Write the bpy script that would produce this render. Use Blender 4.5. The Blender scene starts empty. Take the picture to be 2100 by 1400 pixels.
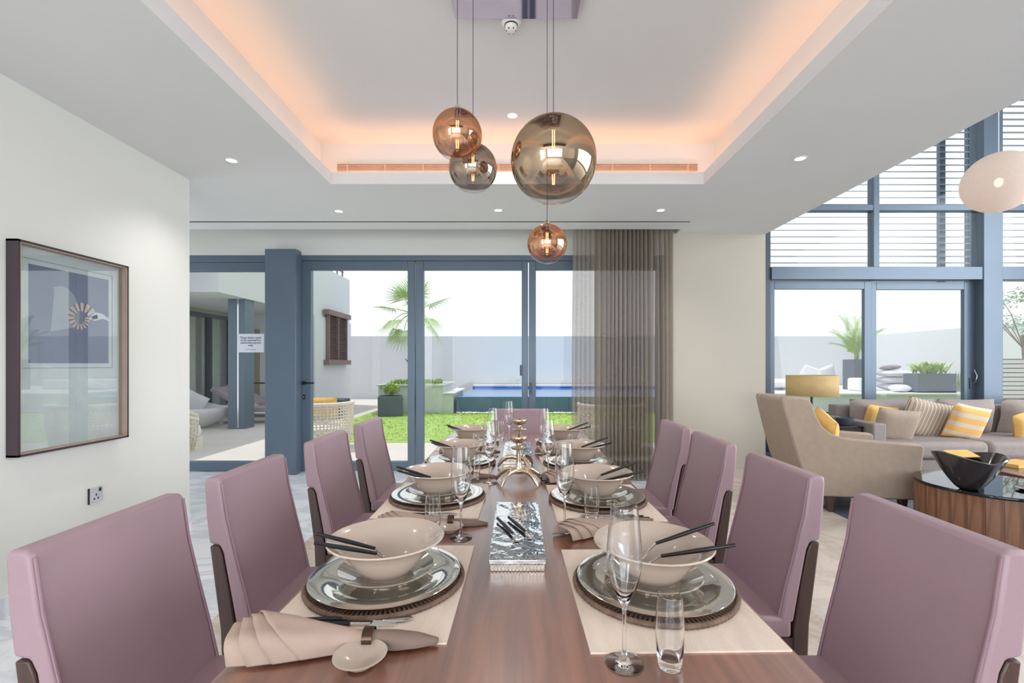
import bpy, math, random
from mathutils import Vector, Matrix
PI = math.pi
random.seed(7)
S = bpy.context.scene
COL = S.collection

# ------------------------------------------------------------------ camera
FPX, VX, VY, H = 955.0, 1061.0, 747.0, 1.27      # focal length in px, vanishing point, eye height
cam = bpy.data.objects.new('camera', bpy.data.cameras.new('camera'))
COL.objects.link(cam)
cam.location = (0, 0, H)
cam.rotation_euler = (PI / 2, 0, 0)
cam.data.sensor_width = 36.0
cam.data.lens = FPX / 2100 * 36
cam.data.shift_x = (1050 - VX) / 2100
cam.data.shift_y = (VY - 700) / 2100
cam.data.clip_start = 0.02
S.camera = cam
def at(px, py, Y): return Vector(((px - VX) * Y / FPX, Y, H - (py - VY) * Y / FPX))
def on(px, py, z):
    Y = FPX * (H - z) / (py - VY)
    return Vector(((px - VX) * Y / FPX, Y, z))

# ------------------------------------------------------------------ light
S.view_settings.view_transform = 'Standard'
S.view_settings.look = 'None'
S.view_settings.gamma = 1.0
S.view_settings.use_curve_mapping = False
S.view_settings.exposure = 0.16
S.render.film_transparent = False
w = bpy.data.worlds.new('sky'); S.world = w; w.use_nodes = True
w.node_tree.nodes['Background'].inputs[0].default_value = (0.93, 0.965, 1.0, 1)
w.node_tree.nodes['Background'].inputs[1].default_value = 1.08
def light(name, typ, loc, power, color=(1, 1, 1), rot=(0, 0, 0), **k):
    L = bpy.data.lights.new(name, typ); L.energy = power; L.color = color
    for a, b in k.items(): setattr(L, a, b)
    o = bpy.data.objects.new(name, L); COL.objects.link(o); o.location = loc; o.rotation_euler = rot
    return o
sun = light('sun', 'SUN', (0, 0, 20), 2.0, (1.0, 0.95, 0.86), angle=math.radians(0.6))
sun.rotation_euler = Vector((-0.264, 0.10, 1.0)).to_track_quat('Z', 'Y').to_euler()
def area(name, loc, direction, sx, sy, power, color=(1, 1, 1)):
    o = light(name, 'AREA', loc, power, color, shape='RECTANGLE', size=sx, size_y=sy)
    o.rotation_euler = (-Vector(direction)).to_track_quat('Z', 'Y').to_euler()
    return o
area('fill_rear', (0, -4.7, 1.5), (0, 1, 0.0), 4.4, 2.2, 140, (0.90, 0.95, 1.0))  # fill lamp added behind the camera to brighten the room
area('fill_side', (9.3, 1.0, 2.6), (-1, 0, -0.1), 8.0, 4.6, 590, (0.90, 0.95, 1.0))  # added fill from the unseen lounge side, lifts the interior
area('fill_left', (-2.70, -2.65, 1.5), (1, .0, 0), 2.0, 1.9, 85, (0.90, 0.95, 1.0))  # unseen fill lamp added to light the right-hand chairs
area('fill_nook', (-5.3, 4.5, 1.4), (1, 0, 0), 1.4, 2.2, 20, (0.86, 0.94, 1.0))  # weak fill lamp added in the unseen part of the nook

# ------------------------------------------------------------------ materials
def lin(c):
    return tuple(((v / 255) / 12.92 if v / 255 <= 0.04045 else ((v / 255 + 0.055) / 1.055) ** 2.4) for v in c)
def newmat(name):
    m = bpy.data.materials.new(name); m.use_nodes = True
    return m, m.node_tree.nodes, m.node_tree.links, m.node_tree.nodes['Principled BSDF']
def P(name, c, rough=0.5, metal=0.0, var=0.06, scale=8.0, bump=0.0, bscale=60.0, stretch=(1, 1, 1), coat=0.0, emit=0.0, spec=0.5):
    m, N, L, b = newmat(name)
    col = lin(c)
    b.inputs['Roughness'].default_value = rough
    b.inputs['Metallic'].default_value = metal
    b.inputs['Coat Weight'].default_value = coat
    b.inputs['Coat Roughness'].default_value = 0.06
    b.inputs['Specular IOR Level'].default_value = spec
    tc = N.new('ShaderNodeTexCoord'); mp = N.new('ShaderNodeMapping'); mp.inputs['Scale'].default_value = stretch
    L.new(tc.outputs['Object'], mp.inputs['Vector'])
    nz = N.new('ShaderNodeTexNoise'); nz.inputs['Scale'].default_value = scale; nz.inputs['Detail'].default_value = 4
    L.new(mp.outputs[0], nz.inputs['Vector'])
    rp = N.new('ShaderNodeValToRGB'); L.new(nz.outputs['Fac'], rp.inputs[0])
    rp.color_ramp.elements[0].position = 0.3; rp.color_ramp.elements[1].position = 0.7
    rp.color_ramp.elements[0].color = (*[v * (1 - var) for v in col], 1)
    rp.color_ramp.elements[1].color = (*[min(1, v * (1 + var)) for v in col], 1)
    L.new(rp.outputs[0], b.inputs['Base Color'])
    if emit:
        L.new(rp.outputs[0], b.inputs['Emission Color']); b.inputs['Emission Strength'].default_value = emit
    if bump:
        n2 = N.new('ShaderNodeTexNoise'); n2.inputs['Scale'].default_value = bscale; n2.inputs['Detail'].default_value = 3
        L.new(mp.outputs[0], n2.inputs['Vector'])
        bp = N.new('ShaderNodeBump'); bp.inputs['Strength'].default_value = bump; bp.inputs['Distance'].default_value = 0.004
        L.new(n2.outputs['Fac'], bp.inputs['Height']); L.new(bp.outputs[0], b.inputs['Normal'])
    return m
def wood(name, dark, light_, scale=6.0, axis=1, rough=0.3, coat=0.0, plank=0.0):
    m, N, L, b = newmat(name)
    b.inputs['Roughness'].default_value = rough; b.inputs['Coat Weight'].default_value = coat; b.inputs['Coat Roughness'].default_value = 0.16 + .1 * (coat > .9); b.inputs['Coat IOR'].default_value = 1.5 + .7 * (coat > .9)
    tc = N.new('ShaderNodeTexCoord'); mp = N.new('ShaderNodeMapping')
    sc = [scale * 5] * 3; sc[axis] = scale * 0.35; mp.inputs['Scale'].default_value = sc
    L.new(tc.outputs['Object'], mp.inputs['Vector'])
    nz = N.new('ShaderNodeTexNoise'); nz.inputs['Scale'].default_value = 1.0; nz.inputs['Detail'].default_value = 6; nz.inputs['Distortion'].default_value = 0.6
    L.new(mp.outputs[0], nz.inputs['Vector'])
    rp = N.new('ShaderNodeValToRGB'); L.new(nz.outputs['Fac'], rp.inputs[0])
    rp.color_ramp.elements[0].position = 0.33; rp.color_ramp.elements[1].position = 0.68
    rp.color_ramp.elements[0].color = (*lin(dark), 1); rp.color_ramp.elements[1].color = (*lin(light_), 1)
    out = rp.outputs[0]
    if plank:
        sx = N.new('ShaderNodeSeparateXYZ'); L.new(tc.outputs['Object'], sx.inputs[0])
        d = N.new('ShaderNodeMath'); d.operation = 'DIVIDE'; d.inputs[1].default_value = plank
        L.new(sx.outputs[0 if axis == 1 else 1], d.inputs[0])
        fl = N.new('ShaderNodeMath'); fl.operation = 'FLOOR'; L.new(d.outputs[0], fl.inputs[0])
        wn = N.new('ShaderNodeTexWhiteNoise'); wn.noise_dimensions = '1D'; L.new(fl.outputs[0], wn.inputs['W'])
        mr = N.new('ShaderNodeMapRange'); mr.inputs[3].default_value = 0.84; mr.inputs[4].default_value = 1.12
        L.new(wn.outputs['Value'], mr.inputs[0])
        mx = N.new('ShaderNodeMix'); mx.data_type = 'RGBA'; mx.blend_type = 'MULTIPLY'; mx.inputs[0].default_value = 1.0
        L.new(out, mx.inputs[6]); L.new(mr.outputs[0], mx.inputs[7]); out = mx.outputs[2]
    L.new(out, b.inputs['Base Color'])
    return m
def marble(name, base, vein, rough=0.15, scale=0.9):
    m, N, L, b = newmat(name)
    b.inputs['Roughness'].default_value = rough
    tc = N.new('ShaderNodeTexCoord'); mp = N.new('ShaderNodeMapping'); mp.inputs['Rotation'].default_value = (0, 0, 0.5); mp.inputs['Scale'].default_value = (1, 2.4, 1)
    L.new(tc.outputs['Object'], mp.inputs['Vector'])
    n1 = N.new('ShaderNodeTexNoise'); n1.inputs['Scale'].default_value = scale; n1.inputs['Detail'].default_value = 9; n1.inputs['Distortion'].default_value = 1.6; n1.inputs['Roughness'].default_value = 0.62
    L.new(mp.outputs[0], n1.inputs['Vector'])
    rp = N.new('ShaderNodeValToRGB'); L.new(n1.outputs['Fac'], rp.inputs[0])
    e = rp.color_ramp.elements; e[0].position = 0.40; e[1].position = 0.56
    e[0].color = (*lin(base), 1); e[1].color = (*lin(base), 1)
    k = e.new(0.485); k.color = (*lin(vein), 1)
    k = e.new(0.75); k.color = (*[v * 0.9 for v in lin(base)], 1)
    L.new(rp.outputs[0], b.inputs['Base Color'])
    return m
def schlick(N, L, ior):
    # reflectance of a thin sheet, the same from both of its sides
    f0 = ((ior - 1) / (ior + 1)) ** 2
    g = N.new('ShaderNodeNewGeometry'); dt = N.new('ShaderNodeVectorMath'); dt.operation = 'DOT_PRODUCT'
    L.new(g.outputs['Normal'], dt.inputs[0]); L.new(g.outputs['Incoming'], dt.inputs[1])
    ab = N.new('ShaderNodeMath'); ab.operation = 'ABSOLUTE'; L.new(dt.outputs['Value'], ab.inputs[0])
    su = N.new('ShaderNodeMath'); su.operation = 'SUBTRACT'; su.inputs[0].default_value = 1.0; L.new(ab.outputs[0], su.inputs[1])
    pw = N.new('ShaderNodeMath'); pw.operation = 'POWER'; pw.inputs[1].default_value = 5.0; L.new(su.outputs[0], pw.inputs[0])
    ma = N.new('ShaderNodeMath'); ma.operation = 'MULTIPLY_ADD'; ma.inputs[1].default_value = 1 - f0; ma.inputs[2].default_value = f0; L.new(pw.outputs[0], ma.inputs[0])
    return ma.outputs[0]
def thin_glass(name, tint=(0.96, 0.985, 0.98), ior=1.45, rough=0.0):
    m, N, L, b = newmat(name); N.remove(b)
    o = N['Material Output']
    tr = N.new('ShaderNodeBsdfTransparent'); tr.inputs[0].default_value = (*tint, 1)
    gl = N.new('ShaderNodeBsdfGlossy'); gl.inputs['Roughness'].default_value = rough
    mx = N.new('ShaderNodeMixShader'); L.new(schlick(N, L, ior), mx.inputs[0]); L.new(tr.outputs[0], mx.inputs[1]); L.new(gl.outputs[0], mx.inputs[2])
    L.new(mx.outputs[0], o.inputs[0])
    return m
def solid_glass(name, tint=(0.97, 0.98, 0.98)):
    m, N, L, b = newmat(name)
    b.inputs['Base Color'].default_value = (*tint, 1); b.inputs['Transmission Weight'].default_value = 1.0
    b.inputs['Roughness'].default_value = 0.0; b.inputs['IOR'].default_value = 1.45
    return m
def fabric_sheer(name, c, clear=0.4):
    m, N, L, b = newmat(name); N.remove(b)
    o = N['Material Output']
    tr = N.new('ShaderNodeBsdfTransparent'); df = N.new('ShaderNodeBsdfDiffuse'); df.inputs[0].default_value = (*lin(c), 1)
    tl = N.new('ShaderNodeBsdfTranslucent'); tl.inputs[0].default_value = (*lin(c), 1)
    m1 = N.new('ShaderNodeMixShader'); m1.inputs[0].default_value = 0.4; L.new(df.outputs[0], m1.inputs[1]); L.new(tl.outputs[0], m1.inputs[2])
    tc = N.new('ShaderNodeTexCoord'); nz = N.new('ShaderNodeTexNoise'); nz.inputs['Scale'].default_value = 350.0
    mp = N.new('ShaderNodeMapping'); mp.inputs['Scale'].default_value = (1, 1, 0.15); L.new(tc.outputs['Object'], mp.inputs[0]); L.new(mp.outputs[0], nz.inputs['Vector'])
    mr = N.new('ShaderNodeMapRange'); mr.inputs[1].default_value = 0.3; mr.inputs[2].default_value = 0.7; mr.inputs[3].default_value = 1 - clear - 0.08; mr.inputs[4].default_value = 1 - clear + 0.08
    L.new(nz.outputs['Fac'], mr.inputs[0])
    m2 = N.new('ShaderNodeMixShader'); L.new(mr.outputs[0], m2.inputs[0]); L.new(tr.outputs[0], m2.inputs[1]); L.new(m1.outputs[0], m2.inputs[2])
    L.new(m2.outputs[0], o.inputs[0])
    return m
def leafmat(name, c, var=0.25):
    m = P(name, c, 0.5, 0, var, 3.0)
    b = m.node_tree.nodes['Principled BSDF']
    b.inputs['Transmission Weight'].default_value = 0.0
    b.inputs['Subsurface Weight'].default_value = 0.0
    return m
def stripes(name, cols, axis, freq, rough=0.9):
    m, N, L, b = newmat(name); b.inputs['Roughness'].default_value = rough
    tc = N.new('ShaderNodeTexCoord'); sx = N.new('ShaderNodeSeparateXYZ'); L.new(tc.outputs['Object'], sx.inputs[0])
    mu = N.new('ShaderNodeMath'); mu.operation = 'MULTIPLY'; mu.inputs[1].default_value = freq; L.new(sx.outputs[axis], mu.inputs[0])
    fr = N.new('ShaderNodeMath'); fr.operation = 'FRACT'; L.new(mu.outputs[0], fr.inputs[0])
    rp = N.new('ShaderNodeValToRGB'); rp.color_ramp.interpolation = 'CONSTANT'; L.new(fr.outputs[0], rp.inputs[0])
    e = rp.color_ramp.elements
    e[0].position = 0; e[0].color = (*lin(cols[0][1]), 1); e[1].position = cols[1][0]; e[1].color = (*lin(cols[1][1]), 1)
    for p, c in cols[2:]:
        k = e.new(p); k.color = (*lin(c), 1)
    L.new(rp.outputs[0], b.inputs['Base Color'])
    return m
def mirror_globe(name, metal, lo, hi, metal_lo=0.05, metal_hi=0.8):
    # blown glass globe, metallised towards the top: the mirror coat thins out with height on the globe
    m, N, L, b = newmat(name); N.remove(b)
    o = N['Material Output']
    tr = N.new('ShaderNodeBsdfTransparent'); tr.inputs[0].default_value = (0.97, 0.97, 0.97, 1)
    g1 = N.new('ShaderNodeBsdfGlossy'); g1.inputs['Roughness'].default_value = 0.0
    clear = N.new('ShaderNodeMixShader'); L.new(schlick(N, L, 1.45), clear.inputs[0]); L.new(tr.outputs[0], clear.inputs[1]); L.new(g1.outputs[0], clear.inputs[2])
    g2 = N.new('ShaderNodeBsdfGlossy'); g2.inputs[0].default_value = (*lin(metal), 1); g2.inputs['Roughness'].default_value = 0.02
    tc = N.new('ShaderNodeTexCoord'); sx = N.new('ShaderNodeSeparateXYZ'); L.new(tc.outputs['Object'], sx.inputs[0])
    mr = N.new('ShaderNodeMapRange'); mr.inputs[1].default_value = lo; mr.inputs[2].default_value = hi; mr.inputs[3].default_value = metal_lo; mr.inputs[4].default_value = metal_hi
    L.new(sx.outputs[2], mr.inputs[0])
    mx = N.new('ShaderNodeMixShader'); L.new(mr.outputs[0], mx.inputs[0]); L.new(clear.outputs[0], mx.inputs[1]); L.new(g2.outputs[0], mx.inputs[2])
    L.new(mx.outputs[0], o.inputs[0])
    return m
def emis(name, c, k):
    m, N, L, b = newmat(name)
    b.inputs['Base Color'].default_value = (*c, 1); b.inputs['Emission Color'].default_value = (*c, 1); b.inputs['Emission Strength'].default_value = k
    return m
M = dict(
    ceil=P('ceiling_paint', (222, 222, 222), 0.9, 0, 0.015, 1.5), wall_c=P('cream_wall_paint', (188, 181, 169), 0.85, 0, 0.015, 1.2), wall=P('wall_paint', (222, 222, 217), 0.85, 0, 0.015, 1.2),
    marble=marble('white_marble', (228, 230, 234), (202, 207, 216)), beige2=marble('pale_warm_marble', (214, 204, 194), (196, 184, 174)), beige=marble('beige_marble', (206, 192, 178), (186, 170, 155), 0.10, 1.4),
    darkfloor=P('dark_stone_floor', (98, 104, 114), 0.14, 0, 0.18, 5.0, stretch=(0.3, 3, 1)),
    frame=P('grey_aluminium', (96, 111, 127), 0.35, 0.2, 0.04, 2.0), frame_dk=P('dark_aluminium', (72, 80, 92), 0.4, 0.2, 0.04),
    pane=thin_glass('window_glass', (0.97, 0.985, 0.985), 1.25), black=P('black_plastic', (22, 22, 25), 0.35), chrome=P('polished_steel', (215, 215, 215), 0.12, 1.0, 0.02),
    leather=P('mauve_leather', (160, 133, 141), 0.40, 0, 0.05, 3.0, 0.10, 240), seam=P('mauve_piping', (150, 120, 130), 0.5, 0, 0.05),
    wenge=wood('dark_stained_wood', (56, 36, 33), (82, 56, 50), 4, 2, 0.35), table=wood('walnut_veneer', (106, 60, 44), (152, 96, 72), 5, 1, 0.3, 1.0, 0.155),
    drum=wood('walnut_staves', (98, 62, 44), (150, 106, 78), 6, 2, 0.4), tabledk=wood('reddish_dark_wood', (86, 46, 38), (124, 72, 58), 5, 1, 0.2, 0.3),
    linen=P('linen_placemat', (232, 214, 198), 0.95, 0, 0.07, 30, 0.35, 500, (1, 0.2, 1)), napkin=P('taupe_napkin', (174, 151, 137), 0.9, 0, 0.05, 18, 0.12, 400),
    ceramic=P('taupe_ceramic', (196, 178, 164), 0.16, 0, 0.02, 4, coat=0.5), silver=P('silver_plate', (222, 218, 210), 0.05, 0.95, 0.02, 3),
    saucer=P('glazed_grey_ceramic', (176, 166, 152), 0.08, 0.45, 0.03, 4, coat=0.8), rattan=P('dark_rattan', (112, 88, 74), 0.65, 0, 0.35, 40, 0.5, 120),
    glass=solid_glass('clear_glass'), gold=P('brushed_gold', (216, 202, 182), 0.14, 1.0, 0.08, 12, 0.15, 40), ring=P('bronze_ring', (88, 68, 58), 0.25, 0.9),
    hammered=P('hammered_silver', (222, 224, 222), 0.06, 1.0, 0.03, 6, 0.45, 26), trim=P('white_trim', (206, 204, 202), 0.6), brass=P('vent_bronze', (206, 176, 156), 0.5, 0.2),
    armfab=P('beige_upholstery', (168, 150, 134), 0.9, 0, 0.05, 20, 0.2, 500), sofafab=P('grey_sofa_fabric', (158, 146, 142), 0.9, 0, 0.06, 20, 0.25, 400),
    yellow=P('mustard_fabric', (236, 190, 112), 0.9, 0, 0.06, 20, 0.2, 400), beigepil=P('beige_pillow', (172, 154, 138), 0.9, 0, 0.05, 20, 0.2, 400),
    ystripe=stripes('mustard_stripe', [(0, (236, 180, 104)), (0.55, (214, 202, 180))], 2, 8.5), bstripe=stripes('brown_stripe', [(0, (206, 190, 172)), (0.5, (118, 96, 86)), (0.62, (200, 184, 168)), (0.8, (150, 128, 114))], 0, 22),
    blackgl=P('black_glass', (14, 15, 20), 0.03, 0, 0.0), blackbowl=P('black_lacquer', (42, 34, 34), 0.22, 0, 0.1, coat=0.5), shade=P('tan_lamp_shade', (196, 168, 120), 0.9, 0, 0.06, 14, emit=0.12),
    capiz=P('woven_globe', (232, 208, 188), 0.5, 0, 0.22, 26, 0.8, 38, emit=0.28),
    render_=P('outdoor_render', (214, 216, 220), 0.95, 0, 0.02, 0.8), cream=P('cream_render', (224, 220, 206), 0.95, 0, 0.02, 0.8),
    paving=P('pale_paving', (206, 200, 196), 0.85, 0, 0.04, 2), deck=P('grey_decking', (178, 174, 182), 0.8, 0, 0.05, 3), grass=P('grass', (150, 178, 90), 0.95, 0, 0.22, 6, 1.0, 90),
    bluewall=P('blue_grey_tile', (78, 108, 130), 0.3, 0, 0.12, 3), water=P('pool_water', (110, 160, 220), 0.04, 0, 0.05, 0.5, 0.2, 4), blueline=P('blue_pool_tile', (40, 92, 170), 0.3, 0, 0.1, 4),
    green=leafmat('bright_leaf', (158, 186, 84)), palm=leafmat('palm_leaf', (142, 172, 66)), paleleaf=leafmat('pale_leaf', (166, 184, 160)), bark=P('palm_bark', (132, 110, 92), 0.9, 0, 0.2, 8, 0.6, 20),
    planter=P('slate_planter', (84, 92, 106), 0.6, 0, 0.1, 4), planterwall=P('green_grey_stone', (190, 196, 192), 0.8, 0, 0.06, 6), shutter=P('brown_shutter', (136, 112, 114), 0.7, 0, 0.06),
    wicker=P('white_wicker', (226, 216, 202), 0.7, 0, 0.1, 40), white=P('white_canvas', (228, 228, 232), 0.9, 0, 0.03, 6), slat=P('louvre_slat', (164, 166, 176), 0.5, 0.1, 0.03), fence=P('fence_slat', (206, 200, 198), 0.7),
    lounger=P('mauve_grey_canvas', (160, 148, 156), 0.85, 0, 0.05, 10), drape=P('green_grey_drape', (226, 232, 226), 0.9, 0, 0.08, 5), pebble=P('white_pebble', (226, 224, 220), 0.8), soil=P('soil', (70, 58, 48), 0.95),
    sheer=fabric_sheer('sheer_taupe', (160, 148, 136), 0.36), sheer2=fabric_sheer('sheer_taupe_lining', (150, 138, 126), 0.2), paper=P('white_paper', (222, 226, 236), 0.8), ink=P('blue_black_ink', (52, 62, 88), 0.8), inkgrey=P('grey_ink', (140, 146, 160), 0.8),
    mat_=P('picture_mat', (206, 212, 214), 0.8), print_=P('print_slate', (122, 130, 152), 0.7, 0, 0.12, 3), shell=P('print_shell', (208, 190, 184), 0.7, 0, 0.12, 20), shell2=P('print_rib', (140, 96, 90), 0.7), wing=P('print_wing', (206, 212, 222), 0.7),
    framewd=P('dark_picture_frame', (62, 50, 56), 0.35), frameln=P('picture_frame_lining', (164, 142, 128), 0.6), mirror=P('mirror_steel', (176, 168, 186), 0.05, 1.0, 0.02), downlight=emis('downlight_lens', (1.0, 0.86, 0.74), 3.0), bulb=emis('warm_filament', (1.0, 0.55, 0.22), 14.0), bulbglass=thin_glass('bulb_glass', (1, 0.93, 0.85)),
    copper=mirror_globe('copper_globe', (212, 158, 122), -0.064, -0.052), copper2=mirror_globe('copper_globe_small', (212, 158, 122), -0.052, -0.042), smoke=mirror_globe('smoked_globe', (190, 166, 138), -0.122, -0.108, 0.05, 0.84), smoke2=mirror_globe('grey_smoked_globe', (168, 150, 132), -0.078, -0.066), plastic=P('white_plastic', (228, 226, 220), 0.4),
    plate_w=P('socket_plate', (206, 208, 214), 0.25, 0.5), fire=P('dark_red', (120, 60, 50), 0.5))

# ------------------------------------------------------------------ mesh helpers
class MB:
    def __init__(s): s.v = []; s.f = []
    def add(s, v, f):
        n = len(s.v); s.v += [tuple(p) for p in v]; s.f += [tuple(i + n for i in q) for q in f]; return s
    def box(s, x0, x1, y0, y1, z0, z1, M4=None):
        v = [Vector((x, y, z)) for z in (z0, z1) for y in (y0, y1) for x in (x0, x1)]
        if M4: v = [M4 @ p for p in v]
        return s.add(v, [(0, 2, 3, 1), (4, 5, 7, 6), (0, 1, 5, 4), (2, 6, 7, 3), (0, 4, 6, 2), (1, 3, 7, 5)])
    def lathe(s, prof, n=32, c=(0, 0, 0), sx=1, sy=1):
        v = []; f = []; rings = []
        for r, z in prof:
            if r < 1e-6: rings.append([len(v)]); v.append((c[0], c[1], c[2] + z))
            else:
                rings.append(list(range(len(v), len(v) + n)))
                v += [(c[0] + r * sx * math.cos(2 * PI * i / n), c[1] + r * sy * math.sin(2 * PI * i / n), c[2] + z) for i in range(n)]
        for a, b in zip(rings, rings[1:]):
            for i in range(n):
                j = (i + 1) % n
                if len(a) == 1 and len(b) == 1: continue
                if len(a) == 1: f.append((a[0], b[j], b[i]))
                elif len(b) == 1: f.append((a[i], a[j], b[0]))
                else: f.append((a[i], a[j], b[j], b[i]))
        return s.add(v, f)
    def tube(s, pts, r, n=8, cap=True):
        pts = [Vector(p) for p in pts]; R = r if isinstance(r, (list, tuple)) else [r] * len(pts)
        v = []; f = []; up = None
        for k, p in enumerate(pts):
            t = (pts[min(k + 1, len(pts) - 1)] - pts[max(k - 1, 0)]).normalized()
            if up is None: up = Vector((0, 0, 1)) if abs(t.z) < 0.9 else Vector((1, 0, 0))
            a = (up - t * up.dot(t)).normalized(); b = t.cross(a); up = a
            v += [p + R[k] * (a * math.cos(2 * PI * i / n) + b * math.sin(2 * PI * i / n)) for i in range(n)]
        for k in range(len(pts) - 1):
            for i in range(n):
                j = (i + 1) % n; f.append((k * n + i, k * n + j, (k + 1) * n + j, (k + 1) * n + i))
        if cap: f.append(tuple(range(n - 1, -1, -1))); f.append(tuple((len(pts) - 1) * n + i for i in range(n)))
        return s.add(v, f)
    def prism(s, poly, a, b, plane='XZ', fn=None):
        n = len(poly); mk = {'XZ': lambda p, t: (p[0], t, p[1]), 'XY': lambda p, t: (p[0], p[1], t), 'YZ': lambda p, t: (t, p[0], p[1])}[plane]
        v = [mk(p, a) for p in poly] + [mk(p, b) for p in poly]
        if fn: v = [fn(*q) for q in v]
        f = [tuple(range(n)), tuple(range(2 * n - 1, n - 1, -1))] + [(i, i + n, (i + 1) % n + n, (i + 1) % n) for i in range(n)]
        return s.add(v, f)
    def grid(s, fn, nu, nv, cu=False):
        v = [fn(i / (nu if cu else nu - 1), j / (nv - 1)) for j in range(nv) for i in range(nu)]
        f = []
        for j in range(nv - 1):
            for i in range(nu if cu else nu - 1):
                k = (i + 1) % nu; f.append((j * nu + i, j * nu + k, (j + 1) * nu + k, (j + 1) * nu + i))
        return s.add(v, f)
    def mesh(s, name, mat, smooth=None):
        me = bpy.data.meshes.new(name); me.from_pydata([tuple(p) for p in s.v], [], s.f); me.update()
        import bmesh
        bm = bmesh.new(); bm.from_mesh(me); bmesh.ops.recalc_face_normals(bm, faces=bm.faces[:]); bm.to_mesh(me); bm.free()
        if mat: me.materials.append(M[mat] if isinstance(mat, str) else mat)
        if smooth is not None:
            for p in me.polygons: p.use_smooth = True
            me.set_sharp_from_angle(angle=math.radians(smooth))
        return me
    def build(s, name, mat, parent=None, smooth=None, loc=None, rz=0, bevel=0, seg=2, sub=0, thick=0, label=None, kind=None):
        o = bpy.data.objects.new(name, s.mesh(name, mat, smooth)); COL.objects.link(o)
        if parent: o.parent = parent
        if loc is not None: o.location = loc
        o.rotation_euler.z = rz
        if thick: md = o.modifiers.new('solid', 'SOLIDIFY'); md.thickness = thick; md.offset = 0
        if bevel:
            md = o.modifiers.new('bevel', 'BEVEL'); md.width = bevel; md.segments = seg; md.limit_method = 'ANGLE'; md.angle_limit = math.radians(40); md.harden_normals = False
            if smooth is None:
                for p in o.data.polygons: p.use_smooth = True
                o.data.set_sharp_from_angle(angle=math.radians(60))
        if sub: md = o.modifiers.new('sub', 'SUBSURF'); md.levels = sub; md.render_levels = sub
        if label: o['label'] = label
        if kind: o['kind'] = kind
        return o
def link(name, me, parent=None, loc=(0, 0, 0), rot=(0, 0, 0)):
    o = bpy.data.objects.new(name, me); COL.objects.link(o); o.location = loc; o.rotation_euler = rot
    if parent: o.parent = parent
    return o
def tag(o, label, cat, group=None, kind=None):
    o['label'] = label; o['category'] = cat
    if group: o['group'] = group
    if kind: o['kind'] = kind
    return o
def thing(name, label, cat, loc=(0, 0, 0), rz=0, group=None):
    o = bpy.data.objects.new(name, None); COL.objects.link(o); o.location = loc; o.rotation_euler.z = rz; o.empty_display_size = 0.1
    return tag(o, label, cat, group)
def struct(o, label=None, cat=None):
    o['kind'] = 'structure'
    if label: o['label'] = label
    if cat: o['category'] = cat
    return o
def copy_tree(o, parent=None):
    c = o.copy(); COL.objects.link(c); c.parent = parent
    for ch in list(o.children): copy_tree(ch, c)
    return c
def B(*a): return MB().box(*a)

# ------------------------------------------------------------------ room shell
CZ = 2.72                     # dining ceiling
YD = 5.49                     # plane of the folding doors
f = B(-5.2, 2.71, -5.0, 5.62, -0.2, 0.0).build('floor', 'marble')
struct(f, 'polished white marble floor with grey veins around the dining table', 'floor')
B(-1.52, 1.52, -1.4, 3.75, 0.0, 0.0015).build('stone_inlay', 'beige', f, label='beige marble inlay under the dining table')
B(1.52, 2.71, -5.0, 5.15, 0.0, 0.0012).build('stone_border', 'beige2', f, label='pale warm marble border beside the lounge')
fl = struct(B(2.71, 9.6, -5.0, 6.95, -0.2, 0.0).build('floor_lounge', 'darkfloor'), 'dark grey polished floor of the lounge area', 'floor')
B(3.7, 7.3, 6.30, 6.32, 0.0, 0.003).build('floor_track', 'black', fl)
mb = MB()
mb.box(-5.2, -1.5, -5, 4.722, CZ, CZ + .03).box(1.5, 2.76, -5, 4.722, CZ, CZ + .03).box(-1.5, 1.5, 3.745, 4.722, CZ, CZ + .03).box(-1.5, 1.5, -5, -1.2, CZ, CZ + .03)
mb.box(-5.2, 1.76, 4.76, 5.0, CZ, CZ + .03).box(1.76, 2.76, 4.722, 5.6, CZ, CZ + .03).box(-5.2, 1.76, 4.6, 4.9, CZ + .03, CZ + .06)
mb.box(-5.2, 1.76, 4.98, 5.0, CZ + .03, 3.11)
mb.box(-5.2, 2.76, -5, 5.7, 3.11, 3.3)
ce = struct(mb.build('ceiling', 'ceil'), 'white ceiling with a recessed tray over the table', 'ceiling')
B(-5.2, 1.755, 4.722, 4.76, CZ + .002, CZ + .0299).build('gap_shade_strip', 'black', ce)  # black strip set almost flush, stands in for the shade in the groove
mb = MB().box(-1.53, -1.5, -1.2, 3.775, CZ + .03, CZ + .097).box(1.5, 1.53, -1.2, 3.775, CZ + .03, CZ + .097).box(-1.5, 1.5, 3.745, 3.775, CZ + .03, CZ + .097)
mb.build('cove_lip', 'ceil', ce)
MB().box(-1.70, -1.64, -1.2, 3.95, CZ + .03, 3.11).box(1.64, 1.70, -1.2, 3.95, CZ + .03, 3.11).box(-1.7, 1.7, 3.885, 3.95, CZ + .03, 3.11).build('cove_side', 'ceil', ce)
for nm, loc, sx, sy, pw in (('cove_strip_light', (-1.585, 1.3, CZ + .045), .05, 4.8, 5.2), ('cove_strip_light', (1.585, 1.3, CZ + .045), .05, 4.8, 5.2), ('cove_strip_light', (0, 3.83, CZ + .045), 3.0, .05, 5)):
    area(nm, loc, (0, 0, 1), sx, sy, pw, (1.0, 0.50, 0.25))
v = thing('air_vent', 'long bronze slotted air grille in the far wall of the ceiling recess', 'vent', (0, 3.88, 2.88))
B(-1.5, 1.5, 0.001, 0.005, 0, .062).build('backing', 'framewd', v)
for k in range(5): B(-1.5, 1.5, -.008, 0.001, .002 + k * .0125, .0095 + k * .0125).build('slat', 'brass', v)
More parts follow.
